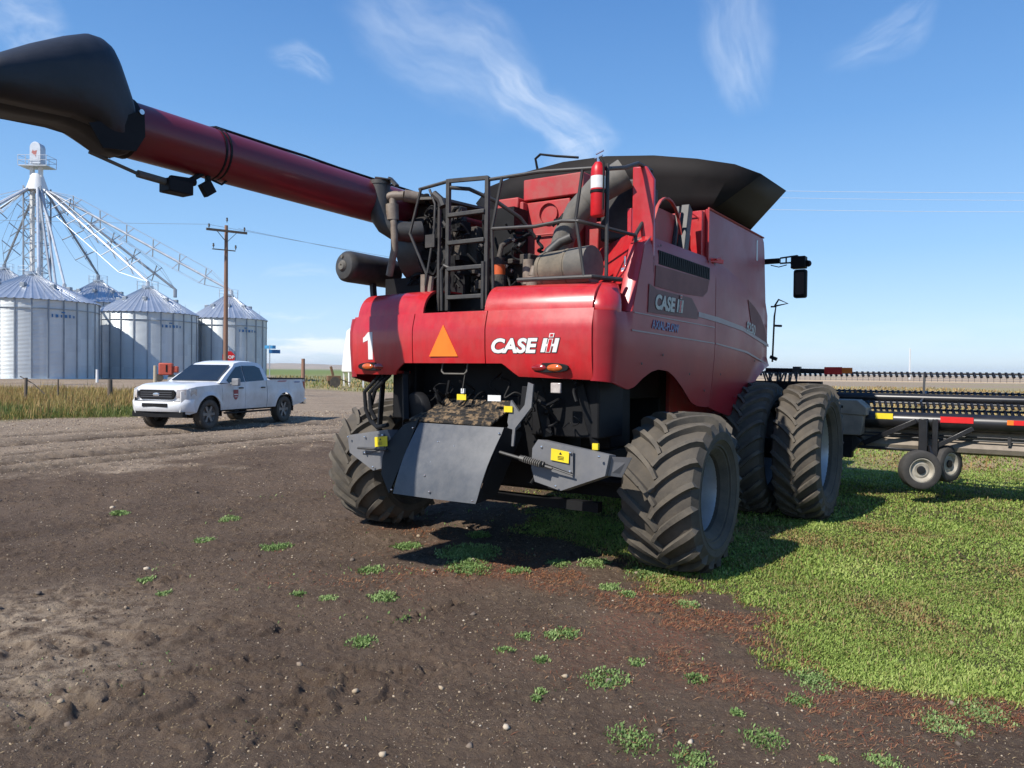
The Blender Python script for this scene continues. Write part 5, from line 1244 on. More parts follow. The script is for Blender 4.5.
    me.polygons.foreach_set('use_smooth', np.ones(nq+nt_, bool)); me.update(calc_edges=True); me.validate()
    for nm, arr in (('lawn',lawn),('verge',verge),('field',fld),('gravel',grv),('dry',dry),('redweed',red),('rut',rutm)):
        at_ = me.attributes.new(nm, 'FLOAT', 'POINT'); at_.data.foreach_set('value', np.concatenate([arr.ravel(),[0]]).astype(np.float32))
    o = bpy.data.objects.new('ground', me); COL.objects.link(o); o['kind'] = 'structure'
    # check orientation
    if me.polygons[nq//2].normal.z < 0: me.flip_normals()
    return o, me
g_obj, g_me = make_ground()

def ground_material():
    m = bpy.data.materials.new('ground_soil'); m.use_nodes = True; nt = m.node_tree; N = nt.nodes; L = nt.links; b = N['Principled BSDF']
    b.inputs['Roughness'].default_value = 0.95; b.inputs['Specular IOR Level'].default_value = 0.2
    tc = N.new('ShaderNodeTexCoord'); P = tc.outputs['Object']
    def att(n): a = N.new('ShaderNodeAttribute'); a.attribute_name = n; return a.outputs['Fac']
    def noise(s, d=5, rough=0.6):
        n = N.new('ShaderNodeTexNoise'); n.inputs['Scale'].default_value = s; n.inputs['Detail'].default_value = d; n.inputs['Roughness'].default_value = rough; L.new(P, n.inputs['Vector']); return n.outputs['Fac']
    def mr(v, a, c, lo=0.0, hi=1.0):
        n = N.new('ShaderNodeMapRange'); n.inputs['From Min'].default_value = a; n.inputs['From Max'].default_value = c; n.inputs['To Min'].default_value = lo; n.inputs['To Max'].default_value = hi; L.new(v, n.inputs['Value']); return n.outputs['Result']
    def mix(f, a, c):
        n = N.new('ShaderNodeMix'); n.data_type = 'RGBA'
        for k,v in (('A',a),('B',c)):
            if isinstance(v, tuple): n.inputs[k].default_value = (*v,1)
            else: L.new(v, n.inputs[k])
        if isinstance(f,(int,float)): n.inputs['Factor'].default_value = f
        else: L.new(f, n.inputs['Factor'])
        return n.outputs['Result']
    def mul(a, c):
        n = N.new('ShaderNodeMath'); n.operation = 'MULTIPLY'
        for i,v in enumerate((a,c)):
            if isinstance(v,(int,float)): n.inputs[i].default_value = v
            else: L.new(v, n.inputs[i])
        return n.outputs[0]
    soil = mix(mr(noise(0.9,6),0.35,0.68), (0.090,0.059,0.040), (0.148,0.101,0.069))
    soil = mix(mr(noise(14,6,0.7),0.42,0.70,0,0.55), soil, (0.19,0.140,0.100))
    soil = mix(mr(noise(60,3,0.7),0.55,0.75,0,0.5), soil, (0.17,0.13,0.10))
    # straw and chaff flecks
    vo = N.new('ShaderNodeTexVoronoi'); vo.inputs['Scale'].default_value = 26; vo.inputs['Randomness'].default_value = 1; L.new(P, vo.inputs['Vector'])
    fleck = mul(mr(vo.outputs['Distance'],0.20,0.10), mr(noise(3.0,4),0.45,0.6))
    soil = mix(mul(fleck,0.75), soil, (0.42,0.32,0.17))
    soil = mix(mul(att('dry'),mr(noise(7,6),0.36,0.60)), soil, (0.40,0.31,0.22))
    red = mul(att('redweed'), mr(noise(45,5),0.42,0.62))
    soil = mix(mul(red,0.8), soil, (0.24,0.085,0.05))
    vg = N.new('ShaderNodeTexVoronoi'); vg.inputs['Scale'].default_value = 14; L.new(P, vg.inputs['Vector'])
    gc = mix(mr(noise(0.6,5),0.3,0.7), (0.22,0.158,0.105), (0.35,0.26,0.18))
    gc = mix(mr(noise(30,5,0.75),0.45,0.7,0,0.7), gc, (0.36,0.31,0.25))
    gc = mix(mr(noise(9,4),0.55,0.75,0,0.8), gc, (0.105,0.08,0.06))
    vs_ = N.new('ShaderNodeTexVoronoi'); vs_.inputs['Scale'].default_value = 8; L.new(P, vs_.inputs['Vector'])
    gc = mix(mul(mr(vs_.outputs['Distance'],0.22,0.10),0.8), gc, (0.58,0.47,0.33))
    vd_ = N.new('ShaderNodeTexVoronoi'); vd_.inputs['Scale'].default_value = 3.5; L.new(P, vd_.inputs['Vector'])
    gc = mix(mul(mr(vd_.outputs['Distance'],0.30,0.12),0.6), gc, (0.10,0.072,0.052))
    gfac = mr(att('gravel'),0.2,0.85)
    col = mix(gfac, soil, gc)
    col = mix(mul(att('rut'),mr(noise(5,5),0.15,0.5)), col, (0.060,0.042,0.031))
    lawnc = mix(mr(noise(2.2,6),0.38,0.62), (0.10,0.11,0.035), (0.15,0.15,0.05))
    lawnc = mix(mr(noise(28,4),0.45,0.62), lawnc, (0.06,0.048,0.03))
    col = mix(mul(att('lawn'),mr(noise(12,5),0.25,0.5)), col, lawnc)
    vc = mix(mr(noise(0.8,5),0.4,0.6), (0.27,0.19,0.08), (0.13,0.14,0.04))
    col = mix(att('verge'), col, vc)
    # far fields: bands of stubble, fallow and pasture
    sx = N.new('ShaderNodeSeparateXYZ'); L.new(P, sx.inputs[0])
    fc = mix(mr(noise(0.25,4),0.40,0.62), (0.40,0.30,0.16), (0.22,0.21,0.08))
    mp = N.new('ShaderNodeMapping'); mp.inputs['Scale'].default_value = (0.0012,0.008,1); L.new(P, mp.inputs['Vector'])
    n2 = N.new('ShaderNodeTexNoise'); n2.inputs['Scale'].default_value = 1.0; n2.inputs['Detail'].default_value = 3; L.new(mp.outputs[0], n2.inputs['Vector'])
    far = mix(mr(n2.outputs['Fac'],0.42,0.50), (0.50,0.37,0.23), (0.30,0.23,0.17))
    far = mix(mr(n2.outputs['Fac'],0.56,0.60), far, (0.30,0.25,0.14))
    leftg = mul(mr(sx.outputs['X'],20,-60), mr(sx.outputs['Y'],5000,2500))
    far = mix(leftg, far, (0.16,0.20,0.06))
    fc = mix(mr(sx.outputs['Y'],40,110), fc, far)
    col = mix(att('field'), col, fc)
    L.new(col, b.inputs['Base Color'])
    bp = N.new('ShaderNodeBump'); bp.inputs['Strength'].default_value = 1.0; bp.inputs['Distance'].default_value = 0.045
    nb = N.new('ShaderNodeTexNoise'); nb.inputs['Scale'].default_value = 26; nb.inputs['Detail'].default_value = 9; nb.inputs['Roughness'].default_value = 0.75; L.new(P, nb.inputs['Vector'])
    L.new(nb.outputs['Fac'], bp.inputs['Height']); L.new(bp.outputs['Normal'], b.inputs['Normal'])
    return m
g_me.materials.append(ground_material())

# ---- height lookup on the real ground mesh for scattering
from mathutils.bvhtree import BVHTree
co = np.empty(len(g_me.vertices)*3, np.float32); g_me.vertices.foreach_get('co', co); co = co.reshape(-1,3)
NA = 1000+58
def ground_z(x, y):
    """bilinear-ish lookup through the polar grid"""
    r = np.hypot(x, y); a = np.degrees(np.arctan2(x, y))
    rads = np.concatenate([[0.5,2.0,3.0], np.geomspace(3.6,24,740), np.geomspace(24,12000,130)[1:]])
    i = np.clip(np.searchsorted(rads, r)-1, 0, len(rads)-2); t = (r-rads[i])/(rads[i+1]-rads[i])
    aj = (a+44)/88*999; j = np.clip(np.floor(aj).astype(int), 0, 998); u = np.clip(aj-j,0,1)
    Z = co[:-1,2].reshape(-1, NA)
    return (Z[i,j]*(1-u)+Z[i,j+1]*u)*(1-t) + (Z[i+1,j]*(1-u)+Z[i+1,j+1]*u)*t

def leaf_mat(name, cols, rough=0.6, trans=0.25):
    m = bpy.data.materials.new(name); m.use_nodes = True; nt = m.node_tree; N = nt.nodes; L = nt.links; b = N['Principled BSDF']
    a = N.new('ShaderNodeAttribute'); a.attribute_name = 'shade'
    rp = N.new('ShaderNodeValToRGB'); cr = rp.color_ramp
    while len(cr.elements) < len(cols): cr.elements.new(0.5)
    for i,c in enumerate(cols): cr.elements[i].position = i/(len(cols)-1); cr.elements[i].color = (*c,1)
    L.new(a.outputs['Fac'], rp.inputs[0]); L.new(rp.outputs[0], b.inputs['Base Color']); b.inputs['Roughness'].default_value = rough
    b.inputs['Specular IOR Level'].default_value = 0.3
    tr = N.new('ShaderNodeBsdfTranslucent'); L.new(rp.outputs[0], tr.inputs['Color']); mxs = N.new('ShaderNodeMixShader'); mxs.inputs[0].default_value = trans
    L.new(b.outputs[0], mxs.inputs[1]); L.new(tr.outputs[0], mxs.inputs[2]); L.new(mxs.outputs[0], N['Material Output'].inputs['Surface'])
    return m
def blades(name, x, y, z, hgt, wid, lean, shade, m, kind='stuff', label=None, cat=None, flat=0.0):
    """one triangle pair per blade; lean = horizontal reach"""
    n = len(x); az = RNG.uniform(0,2*PI,n); dx = np.cos(az); dy = np.sin(az)
    a2 = az+RNG.uniform(-0.5,0.5,n)+PI/2; wx = np.cos(a2)*wid/2; wy = np.sin(a2)*wid/2
    b0 = np.stack([x-wx*0.6,y-wy*0.6,z-0.005],-1); b1 = np.stack([x+wx*0.6,y+wy*0.6,z-0.005],-1)
    mxp = x+dx*lean*0.5; myp = y+dy*lean*0.5; mz = z+hgt*0.62
    c0 = np.stack([mxp-wx,myp-wy,mz],-1); c1 = np.stack([mxp+wx,myp+wy,mz+0.2*wid],-1)
    tp_ = np.stack([x+dx*lean,y+dy*lean,z+hgt],-1)
    V = np.stack([b0,b1,c1,c0,tp_],1).reshape(-1,3)
    base_ = np.arange(n)*5
    loops = np.stack([base_,base_+1,base_+2,base_+3, base_+3,base_+2,base_+4],-1).ravel()
    me = bpy.data.meshes.new(name); me.vertices.add(n*5); me.vertices.foreach_set('co', V.astype(np.float32).ravel())
    me.loops.add(n*7); me.loops.foreach_set('vertex_index', loops.astype(np.int32)); me.polygons.add(n*2)
    ls = np.stack([np.arange(n)*7, np.arange(n)*7+4],-1).ravel(); me.polygons.foreach_set('loop_start', ls.astype(np.int32))
    me.update(calc_edges=True)
    at_ = me.attributes.new('shade','FLOAT','POINT'); at_.data.foreach_set('value', np.repeat(shade,5).astype(np.float32))
    me.materials.append(m); o = bpy.data.objects.new(name, me); COL.objects.link(o); o['kind'] = kind
    if label: o['label'] = label
    if cat: o['category'] = cat
    return o
M_lawn = leaf_mat('lawn_leaf', [(0.26,0.13,0.06),(0.36,0.30,0.11),(0.17,0.245,0.045),(0.265,0.36,0.07),(0.42,0.48,0.14)])
M_weed = leaf_mat('weed_leaf', [(0.10,0.17,0.045),(0.19,0.29,0.085),(0.33,0.42,0.16)])
M_dryw = leaf_mat('dry_red_weed', [(0.16,0.06,0.04),(0.31,0.115,0.055),(0.42,0.24,0.12)])
M_gold = leaf_mat('golden_grass', [(0.08,0.12,0.025),(0.15,0.19,0.045),(0.36,0.27,0.09),(0.50,0.35,0.13),(0.30,0.15,0.07)])

# lawn, density falling with distance
def lawn():
    xs=[]; ys=[]; sz=[]
    for (y0,y1,x0,x1,dens,s) in ((3.6,6.0,1.2,5.2,15000,0.62),(6.0,7.5,0.8,6.5,9500,0.78),(7.5,10.5,-1.2,9.0,4300,1.05),(10.5,15,-1.5,12.5,1500,1.5),(15,24,0,19,330,2.4)):
        n = int((y1-y0)*(x1-x0)*dens); x = RNG.uniform(x0,x1,n); y = RNG.uniform(y0,y1,n)
        k = (lawn_mask(x,y)*np.clip(-0.05+2.1*fbm(x,y,0.25,77,4),0.05,1) > RNG.uniform(0,1,n)) & (np.abs(x/y) < 0.80)
        xs.append(x[k]); ys.append(y[k]); sz.append(np.full(k.sum(), s))
    x = np.concatenate(xs); y = np.concatenate(ys); s = np.concatenate(sz); n = len(x)
    z = ground_z(x,y); tuft = fbm(x,y,0.5,91,3); under = np.clip(1-(np.hypot((x-0.8)/2.4,(y-9.6)/2.2)),0,1)
    h = RNG.uniform(0.004,0.034,n)*(0.2+1.6*tuft)*s**0.5; w = RNG.uniform(0.006,0.017,n)*s; ln = RNG.uniform(0.008,0.040,n)*s**0.5
    dryp = np.clip((fbm(x,y,1.6,99,3)-0.52)*5,0,1)
    sh = np.clip(0.66+0.9*(fbm(x,y,0.7,55,4)-0.5)+RNG.normal(0,0.14,n)-0.5*dryp*RNG.uniform(0,1,n)-0.5*(RNG.uniform(0,1,n)<0.05),0,1)
    edge = 1-lawn_mask(x,y); sh = np.where((edge>0.35)&(RNG.uniform(0,1,n)<0.4), 0.05, sh)
    tag(blades('lawn_grass', x,y,z,h,w,ln,sh,M_lawn), 'short green clover and knotweed lawn beside the combine', 'grass', kind='stuff')
lawn()
# green weed clumps on the bare soil (one stuff object)
def weeds():
    cl = [(610,680,26,9),(770,740,24,9),(636,742,28,9),(570,634,14,7),(556,636,10,6),(527,636,9,6),(470,552,32,6),(470,567,24,5),(408,545,16,8),(372,570,14,5),(385,597,16,5),(364,643,16,6),(278,545,16,9),(404,621,9,4),(596,563,16,5),(612,587,12,6),(650,573,20,8),(691,605,14,5),(820,680,26,9),(950,725,28,10),(890,762,20,8),(697,762,24,7),(630,595,10,4),(560,563,12,4),(545,660,8,3),(545,692,7,3),(147,580,9,4),(165,594,7,3),(300,596,9,3),(205,540,10,3),(640,663,9,4),(500,480,14,3),(835,762,10,5),(990,715,30,10),(520,570,12,3),(700,680,12,4),(330,600,10,3),(508,650,10,4),(480,535,12,3),(540,700,6,3),(230,520,10,2),(120,515,9,2),(805,700,14,4),(742,715,8,3)]
    X=[];Y=[];S=[];T=[]
    for (px,py,rx,ry) in cl:
        a = (372-py)/770.0 + (px-512)*0.0148/770
        d = 2.0/(-a) ; cx = (px-512)/770.0*d; rr = rx/770.0*d
        n = int(110+2000*rr*rr*10); q = RNG.normal(0,0.45,(n,2)); k = np.hypot(q[:,0],q[:,1]) < 1.1; q = q[k]
        X.append(cx+q[:,0]*rr); Y.append(d+q[:,1]*rr*1.2); S.append(np.full(len(q),d)); T.append(np.full(len(q), RNG.uniform(-0.2,0.25)))
    n = 3500; x = RNG.uniform(-4,5,n); y = RNG.uniform(4.2,13,n); k = (lawn_mask(x,y)<0.3)&(fbm(x,y,0.7,123,3)>0.62); X.append(x[k]);Y.append(y[k]);S.append(y[k]);T.append(np.zeros(k.sum()))
    x = np.concatenate(X); y = np.concatenate(Y); d = np.concatenate(S); tt = np.concatenate(T); n = len(x)
    f = (d/7)**0.6
    tag(blades('weed_leaves', x,y,ground_z(x,y),RNG.uniform(0.004,0.028,n)*f,RNG.uniform(0.007,0.016,n)*f,RNG.uniform(0.01,0.030,n)*f,np.clip(0.5+tt+RNG.normal(0,0.25,n),0,1),M_weed), 'small grey green weed patches on the bare soil', 'weeds', kind='stuff')
weeds()
def redweeds():
    n = 330000; x = RNG.uniform(-3,6,n); y = RNG.uniform(3.6,10.5,n)
    p = np.clip(patch(x,y,1.5,6.2,0.9,1.5)*0.8+patch(x,y,3.0,4.55,1.3,0.42)+0.45*patch(x,y,0.7,8.0,1.7,0.6)+0.25*patch(x,y,-0.5,7.3,1.2,0.4)+0.3*patch(x,y,-1.3,9.3,0.5,0.6),0,1)
    k = (p*np.clip((fbm(x,y,0.45,33,4)-0.47)*7,0,1) > RNG.uniform(0,1,n)*0.95)&(lawn_mask(x,y)<0.8)
    x=x[k];y=y[k];n=len(x)
    tag(blades('dried_weed_stems', x,y,ground_z(x,y),RNG.uniform(0.002,0.022,n),RNG.uniform(0.0025,0.006,n)*(y/5.5),RNG.uniform(0.02,0.075,n),RNG.uniform(0,1,n),M_dryw), 'rust red dried weed stems along the edge of the lawn', 'dry weeds', kind='stuff')
redweeds()
def verge():
    n = 260000; x = RNG.uniform(-40,-11.5,n); y = RNG.uniform(22,50,n)
    k = (verge_mask(x,y)>RNG.uniform(0,1,n))&(x/y>-0.80)&(RNG.uniform(0,1,n) < np.clip(30/y,0,1)**1.5); x=x[k];y=y[k];n=len(x)
    edge = (y-(24.0+(x+16)*0.9*(x>-16)))
    green = np.clip(1-(edge-2.0)/7.0,0,1)
    f = fbm(x,y,1.5,66,3)
    gold = RNG.uniform(0,1,n) > np.clip(green+0.10+(0.5-f)*2.2,0,1)
    h = np.where(gold, RNG.uniform(0.12,0.45,n), RNG.uniform(0.06,0.30,n))*(0.25+1.5*f); h = h*np.where(edge<1.0,0.6,1.0)
    w = RNG.uniform(0.008,0.024,n); sh = np.where(gold, RNG.uniform(0.30,1.0,n), RNG.uniform(0.0,0.38,n))
    h = h*np.where(RNG.uniform(0,1,n)<0.06, 1.5, 1.0)
    tag(blades('verge_grass', x,y,ground_z(x,y),h,w,h*RNG.uniform(0.1,0.5,n),sh,M_gold), 'golden and green roadside grass in front of the bins', 'grass', kind='stuff')
    n = 90000; x = RNG.uniform(-30,60,n); y = RNG.uniform(15,110,n)
    k = (field_mask(x,y)>RNG.uniform(0,1,n))&(np.abs(x/y)<0.8)&(RNG.uniform(0,1,n) < np.clip(26/y,0,1)**1.3); x=x[k];y=y[k];n=len(x)
    f = fbm(x,y,2.5,68,3); h = RNG.uniform(0.06,0.24,n)*(0.4+1.1*f)*np.clip(y/30,0.6,1.6); sh = np.clip(0.35+(f-0.45)*1.5+RNG.normal(0,0.15,n)+0.33*sst(-2,3,x),0.05,0.9)
    tag(blades('field_grass', x,y,ground_z(x,y),h,RNG.uniform(0.02,0.04,n)*np.clip(y/25,0.8,3),h*RNG.uniform(0.2,0.7,n),sh,M_gold), 'mixed dry and green pasture grass beyond the machine', 'grass', kind='stuff')
verge()
# stones, clods and chaff
def rubble(name, n, y0, y1, pw, sizef, cols, label, cat, keep, flat=0.7):
    y = y0+RNG.uniform(0,1,n)**pw*(y1-y0); x = RNG.uniform(-0.75,0.74,n)*y
    k = keep(x,y); x=x[k];y=y[k];n=len(x)
    z = ground_z(x,y); s = sizef(RNG.uniform(0,1,n), y)
    t = (1+5**0.5)/2
    iv = np.array([(-1,t,0),(1,t,0),(-1,-t,0),(1,-t,0),(0,-1,t),(0,1,t),(0,-1,-t),(0,1,-t),(t,0,-1),(t,0,1),(-t,0,-1),(-t,0,1)],float)/1.9
    fc = np.array([(0,11,5),(0,5,1),(0,1,7),(0,7,10),(0,10,11),(1,5,9),(5,11,4),(11,10,2),(10,7,6),(7,1,8),(3,9,4),(3,4,2),(3,2,6),(3,6,8),(3,8,9),(4,9,5),(2,4,11),(6,2,10),(8,6,7),(9,8,1)])
    V = iv[None]*s[:,None,None]*RNG.uniform(0.7,1.3,(n,12,1)); ang = RNG.uniform(0,PI,n); c=np.cos(ang)[:,None]; q=np.sin(ang)[:,None]; sq = RNG.uniform(0.5,1.0,n)[:,None]
    VX = V[:,:,0]*c-V[:,:,1]*q*sq; VY = V[:,:,0]*q+V[:,:,1]*c*sq
    P = np.stack([VX+x[:,None],VY+y[:,None],V[:,:,2]*flat+z[:,None]+s[:,None]*0.15],-1).reshape(-1,3)
    me = bpy.data.meshes.new(name); me.vertices.add(n*12); me.vertices.foreach_set('co', P.astype(np.float32).ravel())
    Fc = (fc[None]+(np.arange(n)*12)[:,None,None]).reshape(-1)
    me.loops.add(n*60); me.loops.foreach_set('vertex_index', Fc.astype(np.int32)); me.polygons.add(n*20); me.polygons.foreach_set('loop_start', (np.arange(n*20)*3).astype(np.int32)); me.update(calc_edges=True)
    at_ = me.attributes.new('shade','FLOAT','POINT'); at_.data.foreach_set('value', np.repeat(RNG.uniform(0,1,n),12).astype(np.float32))
    me.materials.append(leaf_mat(name+'_surface', cols, 0.9, 0.0))
    o = bpy.data.objects.new(name, me); COL.objects.link(o); tag(o, label, cat, kind='stuff')
bare = lambda x,y: (lawn_mask(x,y)<0.3)&(verge_mask(x,y)<0.3)
rubble('gravel_stones', 15000, 3.3, 28, 1.6, lambda u,y: (0.0025+0.006*u**5+0.010*(u>0.994))*(1+y/12), [(0.12,0.095,0.075),(0.22,0.17,0.13),(0.38,0.29,0.19),(0.50,0.42,0.32)], 'scattered pebbles on the dirt', 'stones', bare)
rubble('soil_clods', 17000, 3.3, 13, 1.3, lambda u,y: (0.003+0.009*u**5)*(0.8+y/14), [(0.07,0.049,0.036),(0.11,0.078,0.057),(0.16,0.118,0.086)], 'small dark clods of soil', 'soil', lambda x,y: bare(x,y)&(fbm(x,y,0.8,201,3)+0.25*RNG.uniform(0,1,len(x))>0.56), 0.8)
rubble('road_gravel', 26000, 12.5, 32, 1.2, lambda u,y: (0.008+0.016*u**3)*(y/18), [(0.10,0.07,0.05),(0.24,0.17,0.115),(0.40,0.30,0.20),(0.55,0.45,0.33)], 'loose gravel on the yard road', 'gravel', lambda x,y: bare(x,y)&(gravel_mask(x,y)>0.35), 0.7)
def chaff():
    n = 26000; y = 3.4+RNG.uniform(0,1,n)**1.5*18; x = RNG.uniform(-0.75,0.74,n)*y
    k = bare(x,y)&(fbm(x,y,1.1,211,3)+0.3*RNG.uniform(0,1,n)>0.55); x=x[k];y=y[k];n=len(x)
    m = leaf_mat('straw_chaff', [(0.17,0.115,0.065),(0.32,0.225,0.12),(0.50,0.38,0.21)], 0.8, 0.1)
    tag(blades('straw_chaff_flecks', x,y,ground_z(x,y)+0.006,RNG.uniform(0.0,0.006,n),RNG.uniform(0.0018,0.004,n)*(0.6+y/9),RNG.uniform(0.006,0.026,n)*(0.7+y/12),RNG.uniform(0,1,n)**1.5,m), 'straw and chaff flecks strewn on the dirt', 'chaff', kind='stuff')
chaff()
def dead_stems():
    n = 16000; y = RNG.uniform(3.9,13,n); x = RNG.uniform(0.5,9,n)
    k = (lawn_mask(x,y)>0.3)&(fbm(x,y,0.6,221,3)>0.5)&(x/y<0.8); x=x[k];y=y[k];n=len(x)
    tag(blades('dead_grass_stems', x,y,ground_z(x,y),RNG.uniform(0.02,0.075,n),RNG.uniform(0.0025,0.005,n)*(0.6+y/9),RNG.uniform(0.01,0.05,n),RNG.uniform(0,1,n),leaf_mat('dead_stem', [(0.30,0.20,0.09),(0.42,0.34,0.16),(0.20,0.26,0.07)], 0.8, 0.2)), 'thin dead stems standing in the lawn', 'grass', kind='stuff')
dead_stems()
# dead grass under the lug shadow etc. is part of the lawn

# ================================================================== SKY, SUN, CAMERA
SUN = Vector((-0.78, -0.69, 1.0)).normalized()
el = math.asin(SUN.z); rot = math.atan2(SUN.x, SUN.y)
w = bpy.data.worlds.new('World'); sc.world = w; w.use_nodes = True
nt = w.node_tree; N = nt.nodes; Lk = nt.links; bg = N['Background']
sky = N.new('ShaderNodeTexSky'); sky.sky_type = 'NISHITA'; sky.sun_disc = False; sky.sun_elevation = el; sky.sun_rotation = rot
sky.altitude = 900; sky.air_density = 1.0; sky.dust_density = 0.15; sky.ozone_density = 3.0
bg.inputs['Strength'].default_value = 0.13
F_ = 770.0
PITCH = -math.atan(12/F_); ROLL = R(0.65)
fwd = Vector((0, math.cos(PITCH), math.sin(PITCH))); up0 = Vector((0,-math.sin(PITCH),math.cos(PITCH))); r0 = Vector((1,0,0))
cr = r0*math.cos(ROLL)+up0*math.sin(ROLL); cu_ = -r0*math.sin(ROLL)+up0*math.cos(ROLL)
def skydir(x, y): return (fwd*F_+cr*(x-512)+cu_*(384-y)).normalized()
tc = N.new('ShaderNodeTexCoord')
def wn(sc_, det, mapping=None, rough=0.6):
    n = N.new('ShaderNodeTexNoise'); n.inputs['Scale'].default_value = sc_; n.inputs['Detail'].default_value = det; n.inputs['Roughness'].default_value = rough
    if mapping: Lk.new(mapping, n.inputs['Vector'])
    else: Lk.new(tc.outputs['Generated'], n.inputs['Vector'])
    return n.outputs['Fac']
def m_(op, a, b=None, clamp=False):
    n = N.new('ShaderNodeMath'); n.operation = op; n.use_clamp = clamp
    for i,v in enumerate((a,b)):
        if v is None: continue
        if isinstance(v,(int,float)): n.inputs[i].default_value = v
        else: Lk.new(v, n.inputs[i])
    return n.outputs[0]
def mrw(v, a, b, lo=0, hi=1):
    n = N.new('ShaderNodeMapRange'); n.inputs['From Min'].default_value = a; n.inputs['From Max'].default_value = b; n.inputs['To Min'].default_value = lo; n.inputs['To Max'].default_value = hi; n.interpolation_type = 'SMOOTHSTEP'; Lk.new(v, n.inputs['Value']); return n.outputs['Result']
SKYG = 0.78
def mrl(v, a, b):
    n = N.new('ShaderNodeMapRange'); n.inputs['From Min'].default_value = a; n.inputs['From Max'].default_value = b; Lk.new(v, n.inputs['Value']); return n.outputs['Result']
wisps = [((385,5),(520,95),60,0.42),((500,80),(600,150),34,0.55),((725,0),(765,85),50,0.42),((850,62),(912,15),26,0.28),((275,45),(325,70),20,0.30),((-20,20),(45,25),40,0.45),((545,150),(610,140),18,0.3),((280,275),(330,270),10,0.25)]
acc = None
wob = N.new('ShaderNodeTexNoise'); wob.inputs['Scale'].default_value = 6; wob.inputs['Detail'].default_value = 5; Lk.new(tc.outputs['Generated'], wob.inputs['Vector'])
wv = N.new('ShaderNodeVectorMath'); wv.operation = 'MULTIPLY_ADD'; Lk.new(wob.outputs['Color'], wv.inputs[0]); wv.inputs[1].default_value = (0.10,0.10,0.10); wv.inputs[2].default_value = (-0.05,-0.05,-0.05)
wa = N.new('ShaderNodeVectorMath'); wa.operation = 'ADD'; Lk.new(wv.outputs[0], wa.inputs[0]); Lk.new(tc.outputs['Generated'], wa.inputs[1])
for (a, b_, wd, st_) in wisps:
    A_ = skydir(*a); B_ = skydir(*b_); mid = (A_+B_)/2; ax = (B_-A_); ln = ax.length; ax.normalize(); nrm = mid.normalized(); sd_ = nrm.cross(ax).normalized()
    sb = N.new('ShaderNodeVectorMath'); sb.operation = 'SUBTRACT'; Lk.new(wa.outputs[0], sb.inputs[0]); sb.inputs[1].default_value = mid
    ds = []; raw = []
    for v,k in ((ax, ln*0.62),(sd_, wd/770/1.5),(nrm, 0.3)):
        dt = N.new('ShaderNodeVectorMath'); dt.operation = 'DOT_PRODUCT'; Lk.new(sb.outputs[0], dt.inputs[0]); dt.inputs[1].default_value = v/k
        raw.append(dt.outputs['Value']); ds.append(m_('POWER', m_('ABSOLUTE', dt.outputs['Value']), 2))
    s_ = m_('ADD', m_('ADD', ds[0], ds[1]), ds[2])
    cx_ = N.new('ShaderNodeCombineXYZ'); Lk.new(m_('MULTIPLY', raw[0], 0.9), cx_.inputs[0]); Lk.new(m_('MULTIPLY', raw[1], 1.6), cx_.inputs[1]); cx_.inputs[2].default_value = 3.7*wisps.index((a, b_, wd, st_))
    fb = mrw(wn(1.3, 8, cx_.outputs[0], 0.56), 0.12, 0.98)
    g = m_('MULTIPLY', m_('MULTIPLY', mrw(s_, 1.7, 0.0), st_), fb)
    acc = g if acc is None else m_('ADD', acc, g)
mp = N.new('ShaderNodeMapping'); mp.inputs['Rotation'].default_value = (0,0.6,0.2); mp.inputs['Scale'].default_value = (9,9,3.2); Lk.new(wa.outputs[0], mp.inputs['Vector'])
fib = mrw(wn(1.0, 8, mp.outputs[0], 0.6), 0.30, 0.85)
wis = m_('MULTIPLY', acc, 0.85)
sp_ = N.new('ShaderNodeSeparateXYZ'); Lk.new(tc.outputs['Generated'], sp_.inputs[0])
mp2 = N.new('ShaderNodeMapping'); mp2.inputs['Scale'].default_value = (7,7,32); Lk.new(tc.outputs['Generated'], mp2.inputs['Vector'])
lowc = mrw(wn(1.0, 7, mp2.outputs[0], 0.6), 0.44, 0.60)
band = m_('MULTIPLY', mrw(sp_.outputs['Z'], 0.0, 0.02), mrw(sp_.outputs['Z'], 0.085, 0.04))
leftm = mrw(sp_.outputs['X'], 0.0, -0.22, 0.12, 1.0)
low = m_('MULTIPLY', m_('MULTIPLY', m_('MULTIPLY', lowc, band), leftm), 0.95)
tot = m_('ADD', wis, low, True)
ramp = N.new('ShaderNodeValToRGB'); Lk.new(mrl(sp_.outputs['Z'], 0.0, 0.6), ramp.inputs[0]); crr = ramp.color_ramp
stops = [(0.0,(5.0,6.2,7.2)),(0.10,(3.7,5.4,7.3)),(0.25,(2.2,4.2,6.9)),(0.5,(1.1,2.8,5.8)),(0.75,(0.6,1.9,4.7)),(1.0,(0.4,1.4,3.9))]
while len(crr.elements) < len(stops): crr.elements.new(0.5)
for i_,(p_,c_) in enumerate(stops): crr.elements[i_].position = p_; crr.elements[i_].color = (c_[0]/10,c_[1]/10,c_[2]/10,1)
sc10 = N.new('ShaderNodeVectorMath'); sc10.operation = 'SCALE'; sc10.inputs['Scale'].default_value = 10*SKYG; Lk.new(ramp.outputs[0], sc10.inputs[0])
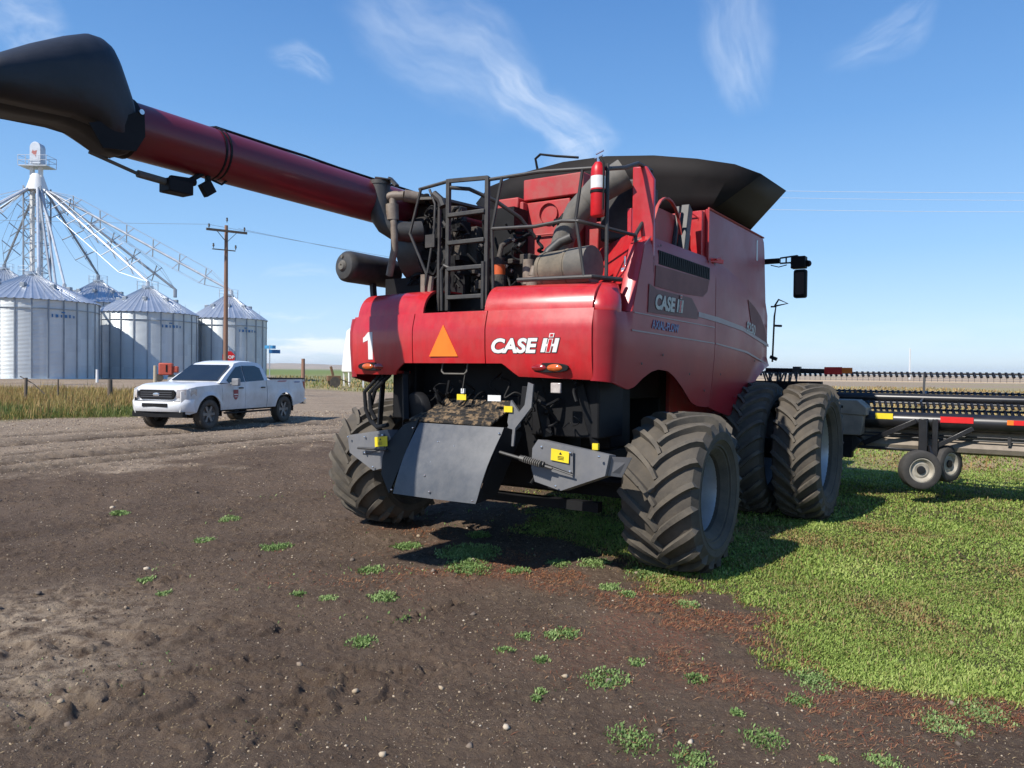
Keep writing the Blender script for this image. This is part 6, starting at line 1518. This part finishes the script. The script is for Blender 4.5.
mxs_ = N.new('ShaderNodeMix'); mxs_.data_type = 'RGBA'; mxs_.inputs['Factor'].default_value = 0.8; Lk.new(sky.outputs[0], mxs_.inputs['A']); Lk.new(sc10.outputs[0], mxs_.inputs['B']); skymix = mxs_.outputs['Result']
mxw = N.new('ShaderNodeMix'); mxw.data_type = 'RGBA'; Lk.new(tot, mxw.inputs['Factor']); Lk.new(skymix, mxw.inputs['A']); mxw.inputs['B'].default_value = (5.8,6.2,6.7,1)
Lk.new(mxw.outputs['Result'], bg.inputs['Color'])

hz = MB(); hz.box((-13500,-13500,-2),(13500,13500,130))
hm = bpy.data.materials.new('haze_air'); hm.use_nodes = True; hn = hm.node_tree; hn.nodes.remove(hn.nodes['Principled BSDF'])
pv = hn.nodes.new('ShaderNodeVolumePrincipled'); pv.inputs['Color'].default_value = (0.80,0.88,1.0,1); pv.inputs['Density'].default_value = 0.00006; pv.inputs['Anisotropy'].default_value = 0.2
hn.links.new(pv.outputs[0], hn.nodes['Material Output'].inputs['Volume'])
hzo = hz.build('haze', hm, None, smooth=0); hzo['kind'] = 'stuff'; tag(hzo, 'thin pale blue air that fades the far fields', 'haze')
sl = bpy.data.lights.new('sun', 'SUN'); sl.energy = 4.2; sl.angle = R(0.53); sl.color = (1.0, 0.95, 0.87)
so = bpy.data.objects.new('sun', sl); COL.objects.link(so); so.rotation_euler = SUN.to_track_quat('Z','Y').to_euler(); so.location = (0,0,40)

cd = bpy.data.cameras.new('camera'); co_ = bpy.data.objects.new('camera', cd); COL.objects.link(co_)
cd.sensor_fit = 'HORIZONTAL'; cd.sensor_width = 36; cd.lens = 36*F_/1024; cd.clip_start = 0.1; cd.clip_end = 30000
co_.matrix_world = Matrix.Translation((0,0,2.0)) @ Matrix((cr, cu_, -fwd)).transposed().to_4x4()
sc.camera = co_
sc.view_settings.view_transform = 'Standard'; sc.view_settings.look = 'None'; sc.view_settings.exposure = 0.5; sc.view_settings.gamma = 1.0
try: sc.view_settings.use_curve_mapping = False
except Exception: pass
sc.cycles.max_bounces = 6; sc.cycles.volume_bounces = 0
